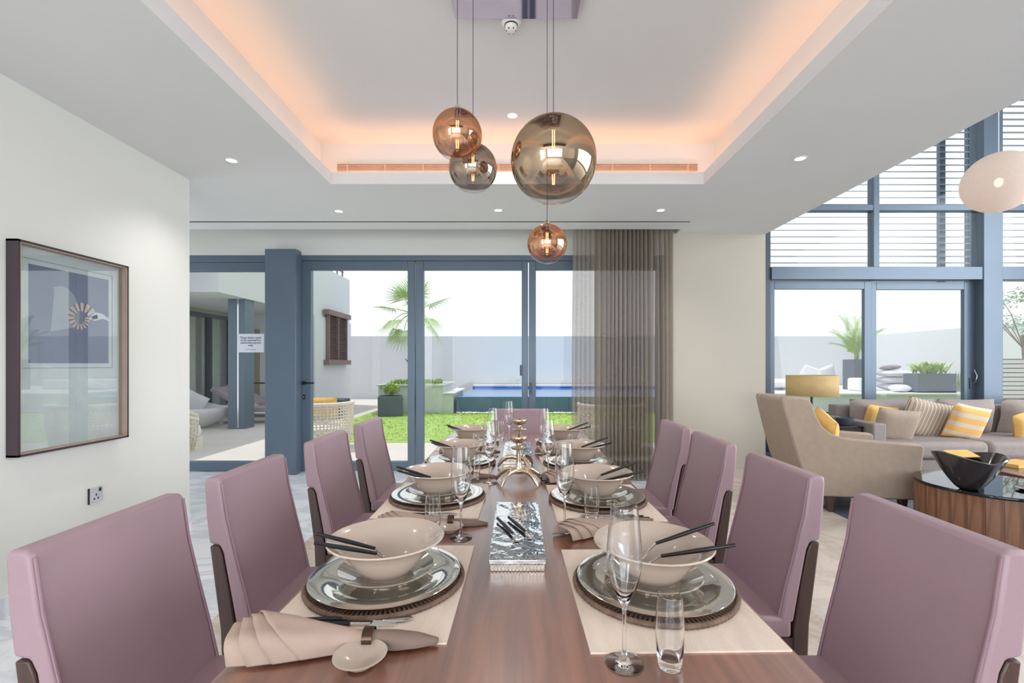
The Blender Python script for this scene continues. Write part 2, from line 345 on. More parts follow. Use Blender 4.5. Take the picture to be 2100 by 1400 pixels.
for k in range(10): B(-1.42 + k * .315, -1.41 + k * .315, -.010, 0, 0, .062).build('divider', 'brass', v)
struct(MB().box(-2.85, -2.577, -1.6, 3.66, 0, CZ).box(-2.85, -2.577, -5.0, -3.7, 0, CZ).box(-2.85, -2.577, -3.7, -1.6, 0, .5).box(-2.85, -2.577, -3.7, -1.6, 2.5, CZ).build('wall_left', 'wall'), 'pale plain wall with the framed picture', 'wall')  # unseen opening behind the camera, cut to suit the added left fill
B(-2.577, -2.565, -5.0, 3.672, 0, .105).build('baseboard_left', 'marble', bpy.data.objects['wall_left'])
struct(MB().box(-5.4, -5.2, 3.4, 3.8, 0, 3.3).box(-5.4, -5.2, 5.2, 5.7, 0, 3.3).box(-5.4, -5.2, 3.8, 5.2, 0, .3).box(-5.4, -5.2, 3.8, 5.2, 2.5, 3.3).build('wall_nook', 'wall'), 'pale wall of the side nook', 'wall')  # unseen opening cut to suit the added nook fill
struct(B(-5.2, -2.85, 3.4, 3.6, 0, CZ).build('wall_nook_return', 'wall'), 'return wall of the side nook', 'wall')
struct(B(-5.2, 1.73, YD, 5.70, 2.557, 3.11).build('wall_back', 'wall'), 'pale wall strip above the glazed doors', 'wall')
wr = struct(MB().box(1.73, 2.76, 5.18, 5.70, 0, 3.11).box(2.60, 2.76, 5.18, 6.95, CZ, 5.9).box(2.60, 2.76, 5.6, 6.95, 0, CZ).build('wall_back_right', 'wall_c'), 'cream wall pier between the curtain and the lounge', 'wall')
MB().box(1.73, 2.76, 5.166, 5.18, 0, .105).build('baseboard_back_right', 'beige', wr)
struct(B(2.72, 2.76, -5, 5.18, CZ + .03, 5.9).build('wall_upper', 'wall'), 'upper wall above the ceiling edge', 'wall')
struct(MB().box(2.6, 9.6, -5, 7.0, 5.9, 6.1).build('ceiling_lounge', 'ceil'), 'high white ceiling of the lounge', 'ceiling')
# walls behind and beside the camera, with daylight openings
struct(MB().box(-2.6, -2.2, -5.2, -5.0, 0, CZ).box(2.2, 9.6, -5.2, -5, 0, 5.9).box(-2.2, 2.2, -5.2, -5, 0, .3).box(-2.2, 2.2, -5.2, -5, 2.6, 3.1).build('wall_rear', 'wall'), 'rear wall with a wide window opening', 'wall')
struct(MB().box(9.6, 9.8, -5, -3.2, 0, 5.9).box(9.6, 9.8, 5.2, 7, 0, 5.9).box(9.6, 9.8, -3.2, 5.2, 0, .25).box(9.6, 9.8, -3.2, 5.2, 5.1, 5.9).build('wall_right', 'wall'), 'lounge side wall with a tall window opening', 'wall')

# glazed doors at the back -------------------------------------------------
def X(px): return (px - VX) * YD / FPX
def Z(py, Y=YD): return H - (py - VY) * Y / FPX
d0 = struct(MB().box(-5.2, X(617), YD, YD + .12, Z(537), Z(523)).box(X(617), 1.73, YD, YD + .12, Z(534), Z(523)).build('door_frame', 'frame', bevel=.004), 'grey aluminium head frame over the glazed doors', 'door frame')
colm = struct(MB().box(X(556), X(599) + .11, YD - .14, YD + .16, 0, Z(523) + .04).build('wall_pier', 'frame', bevel=.006), 'blue grey metal clad pier between the glazed doors', 'pier')
def leaf(name, label, px0, px1, ptop, s0, s1, bottom=Z(947), rail=True):
    r = struct(thing(name, label, 'door', ((X(px0) + X(px1)) / 2, YD + .02, 0)))
    cx = (X(px0) + X(px1)) / 2; x0, x1 = X(px0) - cx, X(px1) - cx; ztop = Z(ptop)
    a, b = s0 * YD / FPX, s1 * YD / FPX
    B(x0, x0 + a, 0, .07, .012, ztop).build('stile', 'frame', r, bevel=.004)
    B(x1 - b, x1, 0, .07, .012, ztop).build('stile', 'frame', r, bevel=.004)
    B(x0 + a, x1 - b, 0, .07, ztop - .105, ztop).build('top_rail', 'frame', r, bevel=.004)
    B(x0 + a, x1 - b, 0, .07, .012, bottom).build('bottom_rail', 'frame', r, bevel=.004)
    B(x0 + a, x1 - b, .032, .038, bottom, ztop - .105).build('pane', 'pane', r)
    return r
dl = leaf('door_1', 'glazed grey door with a paper notice, beside the left wall', 250, 555, 537, 14, 13)
da = leaf('door_2', 'first folding glazed door leaf, with lever handle, right of the metal pier', 618, 850, 534, 18, 15)
db = leaf('door_3', 'middle folding glazed door leaf behind the table', 852, 1083, 534, 16, 13)
dc = leaf('door_4', 'folding glazed door leaf half hidden by the sheer curtain', 1085, 1361, 534, 14, 14)
def lever(parent, x, sgn):
    h = MB().lathe([(0, 0), (.024, 0), (.024, .012), (0, .012)], 20)
    h.v = [(a, -c, b) for a, b, c in h.v]
    h.tube([(0, -.01, 0), (0, -.045, 0), (sgn * .02, -.055, 0), (sgn * .14, -.055, 0)], .009, 10)
    h.build('handle', 'black', parent, 40, loc=(x, 0, Z(785)), label='black lever handle')
    k = MB().lathe([(0, 0), (.02, 0), (.02, .008), (0, .008)], 20); k.v = [(a * .8, -c, b * 1.5) for a, b, c in k.v]
    k.build('lock_plate', 'black', parent, 40, loc=(x, 0, Z(814)))
    k = MB().lathe([(0, 0), (.008, 0), (.008, .012), (0, .012)], 14); k.v = [(a, -c, b * 1.4) for a, b, c in k.v]
    k.build('keyhole', 'chrome', parent, 40, loc=(x, 0, Z(814)))
lever(dl, X(549) - dl.location.x, -1); lever(da, X(622) - da.location.x, 1)
B(X(1066) - db.location.x, X(1072) - db.location.x, -.012, 0, Z(770), Z(748)).build('finger_pull', 'frame_dk', db)
B(X(1086) - dc.location.x, X(1091) - dc.location.x, -.012, 0, Z(808), Z(785)).build('finger_pull', 'frame_dk', dc)
def text_mesh(body, size, align='CENTER', line=1.0):
    cu = bpy.data.curves.new('t', 'FONT'); cu.body = body; cu.size = size; cu.align_x = align; cu.space_line = line; cu.offset = size * .012
    o = bpy.data.objects.new('t', cu); COL.objects.link(o); dg = bpy.context.evaluated_depsgraph_get(); dg.update()
    me = bpy.data.meshes.new_from_object(o.evaluated_get(dg)); bpy.data.objects.remove(o)
    return me
sg = thing('paper_notice', 'small white paper notice taped to the left glass door', 'notice', (X(510), YD + .045, Z(703)))
B(-.157, .157, -.001, .001, -.11, .11).build('sheet', 'paper', sg)
me = text_mesh('These doors needs\nto be operated by\nauthorized person\nonly.', .033, line=.92); me.materials.append(M['ink'])
link('printed_text', me, sg, (0, -.002, .055), (PI / 2, 0, 0))
mb = MB()
for k in range(14): mb.box(-.062 + k * .009, -.055 + k * .009, -.0022, -.0015, -.078, -.072)
mb.build('fine_print', 'inkgrey', sg)

# tall lounge window ---------------------------------------------------------
YW = 6.78
def XW(px): return (px - VX) * YW / FPX
def ZW(py): return Z(py, YW)
win = struct(thing('window_1', 'tall grey framed lounge window with sliding doors below', 'window', (0, 0, 0)))
def bar(nm, px0, px1, z0, z1, d0=0.0, d1=.14, mat='frame', par=win): return B(XW(px0), XW(px1), YW + d0, YW + d1, z0, z1).build(nm, mat, par, bevel=.005)
bar('jamb', 1545, 1579, 0, 5.9, -.02, .14, 'frame_dk')
bar('transom', 1579, 2150, ZW(574), ZW(548), -.05, .14)
bar('transom', 1579, 2150, ZW(432), ZW(420), -.02, .1)
bar('transom', 1579, 2150, ZW(130), ZW(118), -.02, .1)
bar('mullion', 1789, 1801, ZW(548), 5.9, -.026, .1)
bar('mullion', 2009, 2048, 0, 5.9, -.062, .16)
bar('mullion', 2140, 2152, 0, 5.9, -.02, .1)
for a, b in ((1579, 1789), (1801, 2009), (2048, 2140)):
    for z0, z1 in ((ZW(548), ZW(432)), (ZW(420), ZW(130)), (ZW(118), 5.9)): B(XW(a), XW(b), YW + .03, YW + .036, z0, z1).build('pane', 'pane', win)
def slide(nm, lab, px0, px1, sl, sr, y0):
    r = struct(thing(nm, lab, 'sliding door', ((XW(px0) + XW(px1)) / 2, YW + y0, 0)))
    cx = r.location.x; x0, x1 = XW(px0) - cx, XW(px1) - cx; a, b = sl * YW / FPX, sr * YW / FPX
    B(x0, x0 + a, 0, .06, .0, ZW(576)).build('stile', 'frame', r, bevel=.004); B(x1 - b, x1, 0, .06, 0, ZW(576)).build('stile', 'frame', r, bevel=.004)
    B(x0 + a, x1 - b, 0, .06, ZW(592), ZW(576)).build('top_rail', 'frame', r, bevel=.004); B(x0 + a, x1 - b, 0, .06, 0, ZW(910)).build('bottom_rail', 'frame', r, bevel=.004)
    B(x0 + a, x1 - b, .028, .034, ZW(910), ZW(592)).build('pane', 'pane', r)
    return r
slide('door_5', 'sliding glass door behind the armchair and lamp', 1579, 1791, 12, 15, .03)
sd = slide('door_6', 'sliding glass door behind the sofa, with a hooked pull', 1791, 2009, 14, 22, .07)
MB().box(XW(1997) - sd.location.x, XW(2003) - sd.location.x, -.012, 0, ZW(798), ZW(775)).build('lock_plate', 'frame_dk', sd)
MB().tube([(XW(2003) - sd.location.x, -.01, ZW(786)), (XW(2004) - sd.location.x, -.05, ZW(784)), (XW(2005) - sd.location.x, -.06, ZW(770)), (XW(2005) - sd.location.x, -.02, ZW(758))], .008, 8).build('pull', 'chrome', sd, 60)
B(XW(2048), XW(2140), YW + .03, YW + .036, .1, ZW(574)).build('pane', 'pane', win)
B(XW(2048), XW(2140), YW, YW + .06, 0, .1).build('bottom_rail', 'frame', win)
# louvre screen outside
def louvre(lab, x0, x1, posts, z0=2.66):
    r = thing('louvre_screen', lab, 'louvre', (0, 7.36, 0)); n = int((5.95 - z0) / .103)
    me = MB().prism([(-.055, -.016), (.055, .020), (.055, .030), (-.055, -.006)], x0, x1, 'YZ').mesh('slat', 'slat')
    for k in range(n): link('slat', me, r, (0, 0, z0 + k * .103))
    for z in (z0 + .3, z0 + 1.6, z0 + 2.9): B((x0 + .1 if x0 < 5 else x1 - .06), (x0 + .15 if x0 < 5 else x1 - .01), -.45, .0, z, z + .04).build('bracket', 'frame', r)
    for x in posts: B(x - .045, x + .045, .07, .13, 0 if x > 7.9 else z0 - .1, 5.95).build('post', 'frame', r)
louvre('white horizontal louvre screen outside the upper lounge window', 3.2, 7.38, (XW(1942) * 1.085, XW(2000) * 1.085))
louvre('white louvre screen beyond the thick mullion at the far right', 7.46, 8.9, ())

# ------------------------------------------------------------------ ceiling fittings
def downlight(x, y, z, lab, lamp=26):
    r = thing('downlight', lab, 'downlight', (x, y, z), group='recessed ceiling downlights')
    MB().lathe([(.036, .0), (.048, 0.0), (.048, -.003), (.036, -.004)], 28).build('trim_ring', 'plastic', r, 40)
    MB().lathe([(0, -.0015), (.036, -.0015)], 28).build('lens', 'downlight', r)
    l = light('downlight_lamp', 'SPOT', (x, y, z - .02), lamp, (1, .95, .9), spot_size=math.radians(120), spot_blend=.8, shadow_soft_size=.04)
for px, py, z, lab in ((475, 329, CZ, 'recessed downlight near the top of the left wall'), (695, 433, CZ, 'recessed downlight left of the pendants, by the curtain slot'), (1022, 431, CZ, 'recessed downlight just below the grey pendant globe, by the curtain slot'),
                       (1355, 431, CZ, 'recessed downlight above the curtain top'), (1641, 325, CZ, 'recessed downlight beside the lounge ceiling edge'), (1051, 237, 3.11, 'recessed downlight inside the ceiling recess between the globes')):
    p = on(px, py, z); downlight(p.x, p.y, z, lab)
for x, y in ((-2.03, 1.3), (2.0, 1.3), (-2.03, -1.0), (2.0, -1.0)): light('downlight_lamp', 'SPOT', (x, y, CZ - .02), 26, (1, .95, .9), spot_size=math.radians(120), spot_blend=.8, shadow_soft_size=.04)
r = thing('smoke_detector', 'white dome smoke detector on the recessed ceiling', 'smoke detector', (-.033, 2.48, 3.11))
MB().lathe([(0, 0), (.056, 0), (.056, -.016), (.05, -.03), (.036, -.036)], 32).build('base', 'plastic', r, 50)
MB().lathe([(.036, -.034), (.036, -.042), (0, -.042)], 28).build('gap_ring', 'black', r, 50)
MB().lathe([(.034, -.042), (.032, -.056), (.022, -.066), (0, -.068)], 28).build('sensor_head', 'plastic', r, 50)
for k in range(6):
    a = k * PI / 3; B(.024 * math.cos(a) - .003, .024 * math.cos(a) + .003, .024 * math.sin(a) - .003, .024 * math.sin(a) + .003, -.066, -.044).build('sensor_fin', 'fire', r)
tag(B(-.325, .315, 1.25, 2.44, 3.078, 3.11).build('pendant_canopy', 'mirror', bevel=.003), 'mirror polished rectangular ceiling plate of the globe pendants', 'ceiling plate')
def pendant(px, py, Y, rad, mat, lab):
    c = at(px, py, Y); r = thing('globe_pendant', lab, 'pendant light', c, group='globe pendants over the table')
    n = 24
    MB().lathe([(rad * math.sin(PI * (.03 + .97 * k / n)), rad * math.cos(PI * (.03 + .97 * k / n))) for k in range(n + 1)], 48).build('globe', mat, r, 60)
    MB().lathe([(0, rad + .018), (.012, rad + .018), (.014, rad - .003), (.02, rad - .006), (.014, rad - .03), (0, rad - .03)], 20).build('cap', 'chrome', r, 40)
    MB().tube([(0, 0, rad + .015), (0, 0, 3.078 - c.z)], .0016, 6).build('cord', 'frame_dk', r)
    b = rad * .75
    MB().lathe([(0, rad - .03), (.010, rad - .03), (.011, rad - .03 - b * .2), (.011, rad - .03 - b * .75), (.006, rad - .03 - b * .85), (0, rad - .03 - b * .87)], 16).build('bulb', 'bulbglass', r, 60)
    MB().tube([(.004, 0, rad - .03 - b * .15), (.004, 0, rad - .03 - b * .7), (-.004, 0, rad - .03 - b * .7), (-.004, 0, rad - .03 - b * .15)], .002, 6).build('filament', 'bulb', r)
pendant(1135, 329, 1.92, .176, 'smoke', 'largest smoked mirror glass globe pendant')
pendant(938, 277, 1.95, .103, 'copper', 'small copper mirror globe pendant, upper left of the group')
pendant(970, 345, 2.2, .113, 'smoke2', 'grey mirrored globe pendant half hidden behind the copper one')
pendant(1122, 500, 2.28, .0965, 'copper2', 'lowest and smallest copper globe pendant')
c = at(2048, 374, 4.8)
r = thing('globe_shade_lamp', 'large pale woven globe pendant hanging in the lounge', 'pendant light', c)
mb = MB()
def gl(u, v):
    a = 2 * PI * u; t = PI * (.02 + .96 * v); rr = .3 * (1 + .006 * math.sin(37 * a) * math.sin(41 * t)); return (rr * math.sin(t) * math.cos(a), rr * math.sin(t) * math.sin(a), rr * math.cos(t))
mb.grid(gl, 64, 40, True).build('shade', fabric_sheer('woven_shade', (222, 208, 200), 0.10), r, 60)
MB().lathe([(0, .05), (.03, .03), (.035, 0), (.03, -.03), (0, -.05)], 16).build('bulb', emis('lounge_bulb', (1, .8, .6), 5), r, 60)
MB().tube([(0, 0, .04), (0, 0, 5.9 - c.z)], .004, 6).build('cord', 'plastic', r)
light('lounge_pendant_lamp', 'POINT', (c.x, c.y, c.z - .09), .8, (1, .86, .74), shadow_soft_size=.05)
# curtain ----------------------------------------------------------------------
cur = thing('sheer_curtain', 'taupe sheer curtain bunched at the right of the glazed doors', 'curtain', (0, 0, 0))
def curtain(x0, x1, y, folds, amp, seed, flare):
    rnd = random.Random(seed); ph = [rnd.random() * 6.28 for _ in range(5)]
    def fn(u, v):
        uu = u + .012 * math.sin(9 * u + ph[0]) + .008 * math.sin(23 * u + ph[3]); t = 1 - v
        A = amp * (1 + .5 * math.sin(7 * u + ph[1]))
        s = math.sin(2 * PI * folds * uu + ph[2])
        yy = y + A * math.copysign(abs(s) ** .8, s) + .010 * math.sin(3 * t + 11 * u)
        xx = x0 + (x1 - x0) * u + flare * t * (.5 - u) * math.sin(2.0 * t + ph[4]) + .006 * math.cos(2 * PI * folds * uu + ph[2])
        return (xx, yy, .012 + 2.88 * v)
    return MB().grid(fn, folds * 12 + 1, 14)
curtain(.615, 1.70, 5.09, 22, .022, 3, .05).build('curtain_panel', 'sheer', cur, 80)
curtain(.86, 1.50, 5.16, 15, .030, 5, .03).build('curtain_panel', 'sheer2', cur, 80)
B(-5.1, 1.72, 5.10, 5.14, 2.93, 2.96).build('curtain_track', 'plastic', cur)
# picture ----------------------------------------------------------------------
pc = thing('framed_picture', 'framed shell print behind reflective glass on the left wall', 'picture', (-2.577, 2.68, 1.352))
w2, h2, dp = .335, .552, .062
mb = MB().box(0, dp, -w2, -w2 + .012, -h2, h2).box(0, dp, w2 - .012, w2, -h2, h2).box(0, dp, -w2, w2, h2 - .012, h2).box(0, dp, -w2, w2, -h2, -h2 + .012)
mb.build('frame', 'framewd', pc, bevel=.001)
a = w2 - .012; b = h2 - .012
MB().box(.006, dp - .001, -a, -a + .004, -b, b).box(.006, dp - .001, a - .004, a, -b, b).box(.006, dp - .001, -a, a, b - .004, b).box(.006, dp - .001, -a, a, -b, -b + .004).build('frame_lining', 'frameln', pc)
B(.002, .010, -a, a, -b, b).build('mat_board', 'mat_', pc)
pr = B(.010, .0115, -.235, .243, -.075, .448).build('print', 'print_', pc)
MB().box(.0104, .0118, -.262, .27, .474, .477).box(.0104, .0118, -.262, .27, -.103, -.1).box(.0104, .0118, .267, .27, -.1, .477).build('mat_line', 'inkgrey', pc)
mb = MB(); mb2 = MB()
for k in range(16):      # coiled ribbed shell, printed flat
    a0 = k * .42; r0 = .112 * math.exp(-.055 * k) ; r1 = r0 * .5
    cy, cz = .055, .185
    q = [(cy + rr * math.cos(a0 + s), cz + rr * math.sin(a0 + s)) for rr, s in ((r1, 0), (r0, .10), (r0 * 1.02, .2), (r0, .34), (r1, .26))]
    mb.prism(q, .0116, .0122 + .00003 * k, 'YZ')
    q = [(cy + rr * math.cos(a0 + s), cz + rr * math.sin(a0 + s)) for rr, s in ((r1, .27), (r0, .35), (r0, .415), (r1, .33))]
    mb2.prism(q, .0116, .0121, 'YZ')
mb.build('shell_motif', 'shell', pr); mb2.build('shell_ribs', 'shell2', pr)
MB().prism([(.12, .21), (.15, .235), (.2, .23), (.243, .205), (.243, .19), (.2, .2), (.14, .18)], .0116, .0122, 'YZ').build('pale_streak', 'wing', pr)
MB().prism([(-.1, .33)] + [(-.06 + .11 * math.cos(t), .2 + .16 * math.sin(t)) for t in (2.0, 1.6, 1.2, .8, .4, .0, -.4)] + [(-.12, .1)], .0116, .0119, 'YZ').build('pale_leaf', P('print_leaf', (158, 166, 178), 0.7), pr)
B(.030, .032, -a, a, -b, b).build('glass_pane', thin_glass('picture_glass', (.97, .985, .98), 1.9), pc)
# socket
p = Vector((-2.577, 2.84, .476)); so = thing('wall_socket', 'square three pin wall socket low on the left wall', 'socket', p)
B(0, .009, -.045, .045, -.047, .047).build('plate', 'plate_w', so, bevel=.002)
B(-.0, .0095, -.047, -.043, -.048, .048).build('plate_edge', 'black', so)
for y, z in ((0, .0), (-.013, -.022), (.013, -.022)): B(.009, .0102, y - .004, y + .004, z - .006, z + .006).build('pin_hole', 'black', so)
MB().box(.009, .0115, .018, .034, .016, .038).build('switch', 'black', so, bevel=.002)

# ------------------------------------------------------------------ dining table and chairs
TZ = .75
tb = thing('dining_table', 'long walnut dining table set for a meal', 'table', (0, 2.01, 0))
B(-.504, .504, -1.51, 1.51, TZ - .045, TZ).build('tabletop', 'table', tb, bevel=.003)
B(-.42, .42, -1.35, 1.35, TZ - .10, TZ - .045).build('apron', 'wenge', tb)
for x in (-.38, .38):
    for y in (-1.3, 1.3): B(x - .04, x + .04, y - .04, y + .04, 0, TZ - .045).build('leg', 'wenge', tb, bevel=.004)
def make_chair():
    t = thing('dining_chair', 'x', 'chair', group='mauve leather dining chairs'); W = .21
    MB().prism([(.10, .425), (.078, .53), (.047, .65), (.016, .78), (.0, .895), (-.006, .905), (-.05, .905), (-.052, .88), (-.046, .78), (-.036, .695), (-.004, .69), (.008, .665), (.035, .52), (.052, .425)], -W, W).build('backrest', 'leather', t, bevel=.010, seg=3)
    for s in (-1, 1):
        MB().tube([(x + .001, s * (W - .007), z) for x, z in ((.102, .432), (.080, .53), (.049, .65), (.018, .78), (.002, .89))], .0035, 6).build('piping', 'seam', t, 60)
        MB().prism([(-.034, .688), (-.006, .688), (.006, .66), (.033, .52), (.052, .40), (.055, .2), (.035, 0), (.0, 0), (.008, .2), (.0, .42), (-.018, .56)], s * (W - .002), s * (W - .035)).build('leg', 'wenge', t, bevel=.004)
        B(.46, .50, s * (W - .005) - (.036 if s > 0 else 0), s * (W - .005) + (.036 if s < 0 else 0), 0, .375).build('leg', 'wenge', t, bevel=.003)
    MB().prism([(-.026, .685), (-.012, .685), (.0, .66), (.030, .52), (.046, .40), (.030, .40), (.012, .52), (-.012, .60)], -W + .035, W - .035).build('back_rail', 'wenge', t)
    B(.058, .52, -W, W, .375, .445).build('seat', 'leather', t, bevel=.012, seg=3)
    B(.05, .505, -W + .006, W - .006, .325, .374).build('seat_frame', 'wenge', t)
    return t
ch0 = make_chair(); nch = 0
ORD = ('nearest', 'second', 'third', 'farthest')
def place_chair(x, y, rz, lab):
    global nch
    c = ch0 if nch == 0 else copy_tree(ch0); nch += 1
    c.location = (x, y, 0); c.rotation_euler.z = rz; c['label'] = lab
for k, y in enumerate((1.12, 1.70, 2.39, 3.05)): place_chair(-.952, y, 0, 'mauve leather dining chair on the left side of the table, %s to the front' % ORD[k])
for k, y in enumerate((1.12, 1.73, 2.34, 2.90)): place_chair(.955, y, PI, 'mauve leather dining chair on the right side of the table, %s to the front' % ORD[k])
place_chair(.03, 3.80, -PI / 2, 'mauve leather dining chair at the far end of the table')

# ------------------------------------------------------------------ table settings
m_bowl = MB().lathe([(0, .0), (.052, .0), (.054, .006), (.059, .009), (.074, .028), (.091, .052), (.106, .073), (.121, .082), (.134, .086), (.1365, .088), (.134, .091), (.122, .086), (.103, .077), (.087, .054), (.070, .030), (.05, .016), (0, .012)], 48).mesh('bowl', 'ceramic', 50)
m_sauc = MB().lathe([(0, 0), (.06, 0), (.062, .004), (.09, .013), (.110, .024), (.1125, .026), (.110, .028), (.088, .017), (.066, .009), (0, .007)], 48).mesh('soup_plate', 'saucer', 50)
m_plate = MB().lathe([(0, 0), (.10, 0), (.118, .004), (.13, .009), (.173, .0145), (.175, .017), (.172, .018), (.13, .0125), (.116, .007), (.10, .0045), (0, .0045)], 64).mesh('charger_plate', 'silver', 50)
mb = MB().lathe([(0, 0), (.160, 0), (.160, .004), (0, .004)], 48)
for k in range(110):
    a = 2 * PI * k / 110; ca, sa = math.cos(a), math.sin(a); m4 = Matrix.Rotation(a, 4, 'Z')
    mb.box(.158, .176, -.0025, .0025, .0015, .009, m4)
m_rat = mb.mesh('weave', 'rattan')
mb = MB()
mb.grid(lambda u, v: ((.1795 + .006 * math.cos(2 * PI * v) * (1 + .12 * math.cos(2 * PI * u * 96))) * math.cos(2 * PI * u), (.1795 + .006 * math.cos(2 * PI * v) * (1 + .12 * math.cos(2 * PI * u * 96))) * math.sin(2 * PI * u), .006 + .006 * math.sin(2 * PI * v) * (1 + .12 * math.cos(2 * PI * u * 96))), 288, 9, True)
m_rim = mb.mesh('rattan_rim', 'rattan', 60)
m_mat = B(-.183, .183, -.232, .232, 0, .0035).mesh('placemat', 'linen')
m_flute = MB().lathe([(0, 0), (.032, 0), (.033, .0015), (.030, .003), (.012, .006), (.005, .012), (.0034, .025), (.0032, .09), (.0042, .10), (.010, .110), (.021, .132), (.0285, .160), (.0305, .182), (.0292, .215), (.0232, .274), (.0224, .2745), (.0284, .215), (.0296, .182), (.0276, .160), (.0200, .134), (.0085, .114), (0, .110)], 36).mesh('flute_glass', 'glass', 40)
m_tumb = MB().lathe([(0, 0), (.018, 0), (.0195, .002), (.0225, .03), (.0240, .06), (.0232, .095), (.0205, .124), (.0196, .1245), (.0222, .095), (.0229, .06), (.0214, .032), (.0175, .018), (0, .016)], 32).mesh('tumbler', 'glass', 40)
m_dish = MB().lathe([(0, 0), (.022, 0), (.024, .003), (.044, .016), (.0455, .018), (.043, .0185), (.023, .007), (0, .005)], 32).mesh('sauce_dish', 'ceramic', 50)
def cutlery(name, end, joint, tip, lab, group, fork=False):
    t = thing(name, lab, 'cutlery', end, group=group); e, j, p = Vector(end), Vector(joint), Vector(tip)
    MB().tube([(0, 0, 0), (j - e) * .5, j - e], [.0040, .0056, .0040], 8).build('handle', 'black', t, 50)
    d = (p - j).normalized(); side = d.cross(Vector((0, 0, 1))).normalized()
    mb = MB().tube([j - e, j - e + (p - j) * .45], [.003, .0022], 6)
    if fork:
        q = j - e + (p - j) * .45; mb.tube([q - side * .008, q + side * .008], .0025, 6)
        for s in (-.008, -.0027, .0027, .008): mb.tube([q + side * s, p - e + side * s], [.0018, .0008], 5)
    else:
        up = side.cross(d); c0 = p - e - (p - j) * .2; ln = (p - j).length * .36
        mb.grid(lambda u, v: c0 + d * ln * math.cos(PI * v) + side * .013 * math.sin(PI * v) * math.cos(2 * PI * u) + up * .0025 * math.sin(PI * v) * math.sin(2 * PI * u), 14, 9, True)
    mb.build('head', 'chrome', t, 50)
    return t
def make_napkin():
    t = thing('napkin', 'x', 'napkin', group='taupe linen napkins')
    # local x: 0 at the ring; folded wide end at -.24, tail at +.10
    T = [(-.27, .125, .050), (-.20, .112, .056), (-.14, .088, .050), (-.07, .054, .038), (-.015, .031, .029), (.015, .030, .028), (.05, .044, .024), (.09, .034, .018), (.125, .010, .008)]
    def loft(k, xa, xb, wr):
        def fn(u, v):
            a_ = PI * (1.08 * u - .04); xe = xa + (xb - xa) * u
            x = xe * (1 - v / .55) if v < .55 else .125 * (v - .55) / .45
            i = max(0, min(len(T) - 2, next((q for q in range(len(T) - 1) if x <= T[q + 1][0]), len(T) - 2)))
            t_ = (x - T[i][0]) / (T[i + 1][0] - T[i][0]); wd = T[i][1] + (T[i + 1][1] - T[i][1]) * t_; h = T[i][2] + (T[i + 1][2] - T[i][2]) * t_
            open_ = max(0, min(1, -x / .20)); sc = 1 - k * open_
            sn = max(0, math.sin(a_)); pl = 1 + wr * open_ * math.sin(4.2 * a_ + 9 * x)
            y = -.016 - .020 * open_ - wd * .5 * math.cos(a_) * sc * pl + .008 * max(0, x) / .12
            z = .001 + h * (sn ** .6) * sc * pl + .010 * open_ * max(0, math.sin(a_ * .5)) * (1 - k)
            return (x, y, z if sn > 0 else .001)
        return MB().grid(fn, 26, 30)
    loft(0, -.105, -.245, .08).build('cloth', 'napkin', t, 70, thick=.002)
    loft(.07, -.150, -.250, .07).build('inner_fold', 'napkin', t, 70, thick=.002)
    loft(.15, -.190, -.254, .06).build('inner_fold', 'napkin', t, 70, thick=.002)
    loft(.25, -.225, -.258, .05).build('inner_fold', 'napkin', t, 70, thick=.002)
    return t
nap0 = make_napkin(); nnap = 0
m_ring = MB().grid(lambda u, v: ((.009 * (2 * v - 1)), .0185 * math.cos(2 * PI * u), .0165 * math.sin(2 * PI * u)), 36, 2, True)
mrg = MB()
for rr, flip in ((1, 0), (.9, 1)): mrg.add([(x, y * rr, z * rr) for x, y, z in m_ring.v], m_ring.f)
n_ = 36
mrg.f += [(i, (i + 1) % n_, 72 + (i + 1) % n_, 72 + i) for i in range(n_)] + [(36 + i, 36 + (i + 1) % n_, 108 + (i + 1) % n_, 108 + i) for i in range(n_)]
m_ring = mrg.mesh('napkin_ring', 'ring', 50)
def place_napkin(x, y, rz, z, side, o):
    global nnap
    c = nap0 if nnap == 0 else copy_tree(nap0); nnap += 1
    c.location = (x, y, z); c.rotation_euler.z = rz; c.scale = (1, .9, .95) if o == 'nearest' else (.95, .8, .72); c['label'] = 'folded taupe napkin in a bronze ring, %s on the %s side of the table' % (o, side)
    rg = tag(link('napkin_ring', m_ring, None, (x + .0155 * math.sin(rz), y - .0155 * math.cos(rz), z + .0185), (0, 0, rz)), 'bronze napkin ring, %s on the %s side of the table' % (o, side), 'napkin ring', 'bronze napkin rings')
    off = Matrix.Rotation(rz, 3, 'Z') @ Vector((.0, -.066, 0))
    tag(link('sauce_dish', m_dish, None, (x + off.x, y + off.y, z + .0005)), 'small taupe sauce dish beside the %s napkin on the %s side' % (o, side), 'dish', 'small sauce dishes')
SET = dict(left=((-.313, 1.115), (-.310, 1.815), (-.298, 2.434), (-.305, 3.04)), right=((.316, 1.086), (.306, 1.784), (.318, 2.41), (.308, 3.03)))
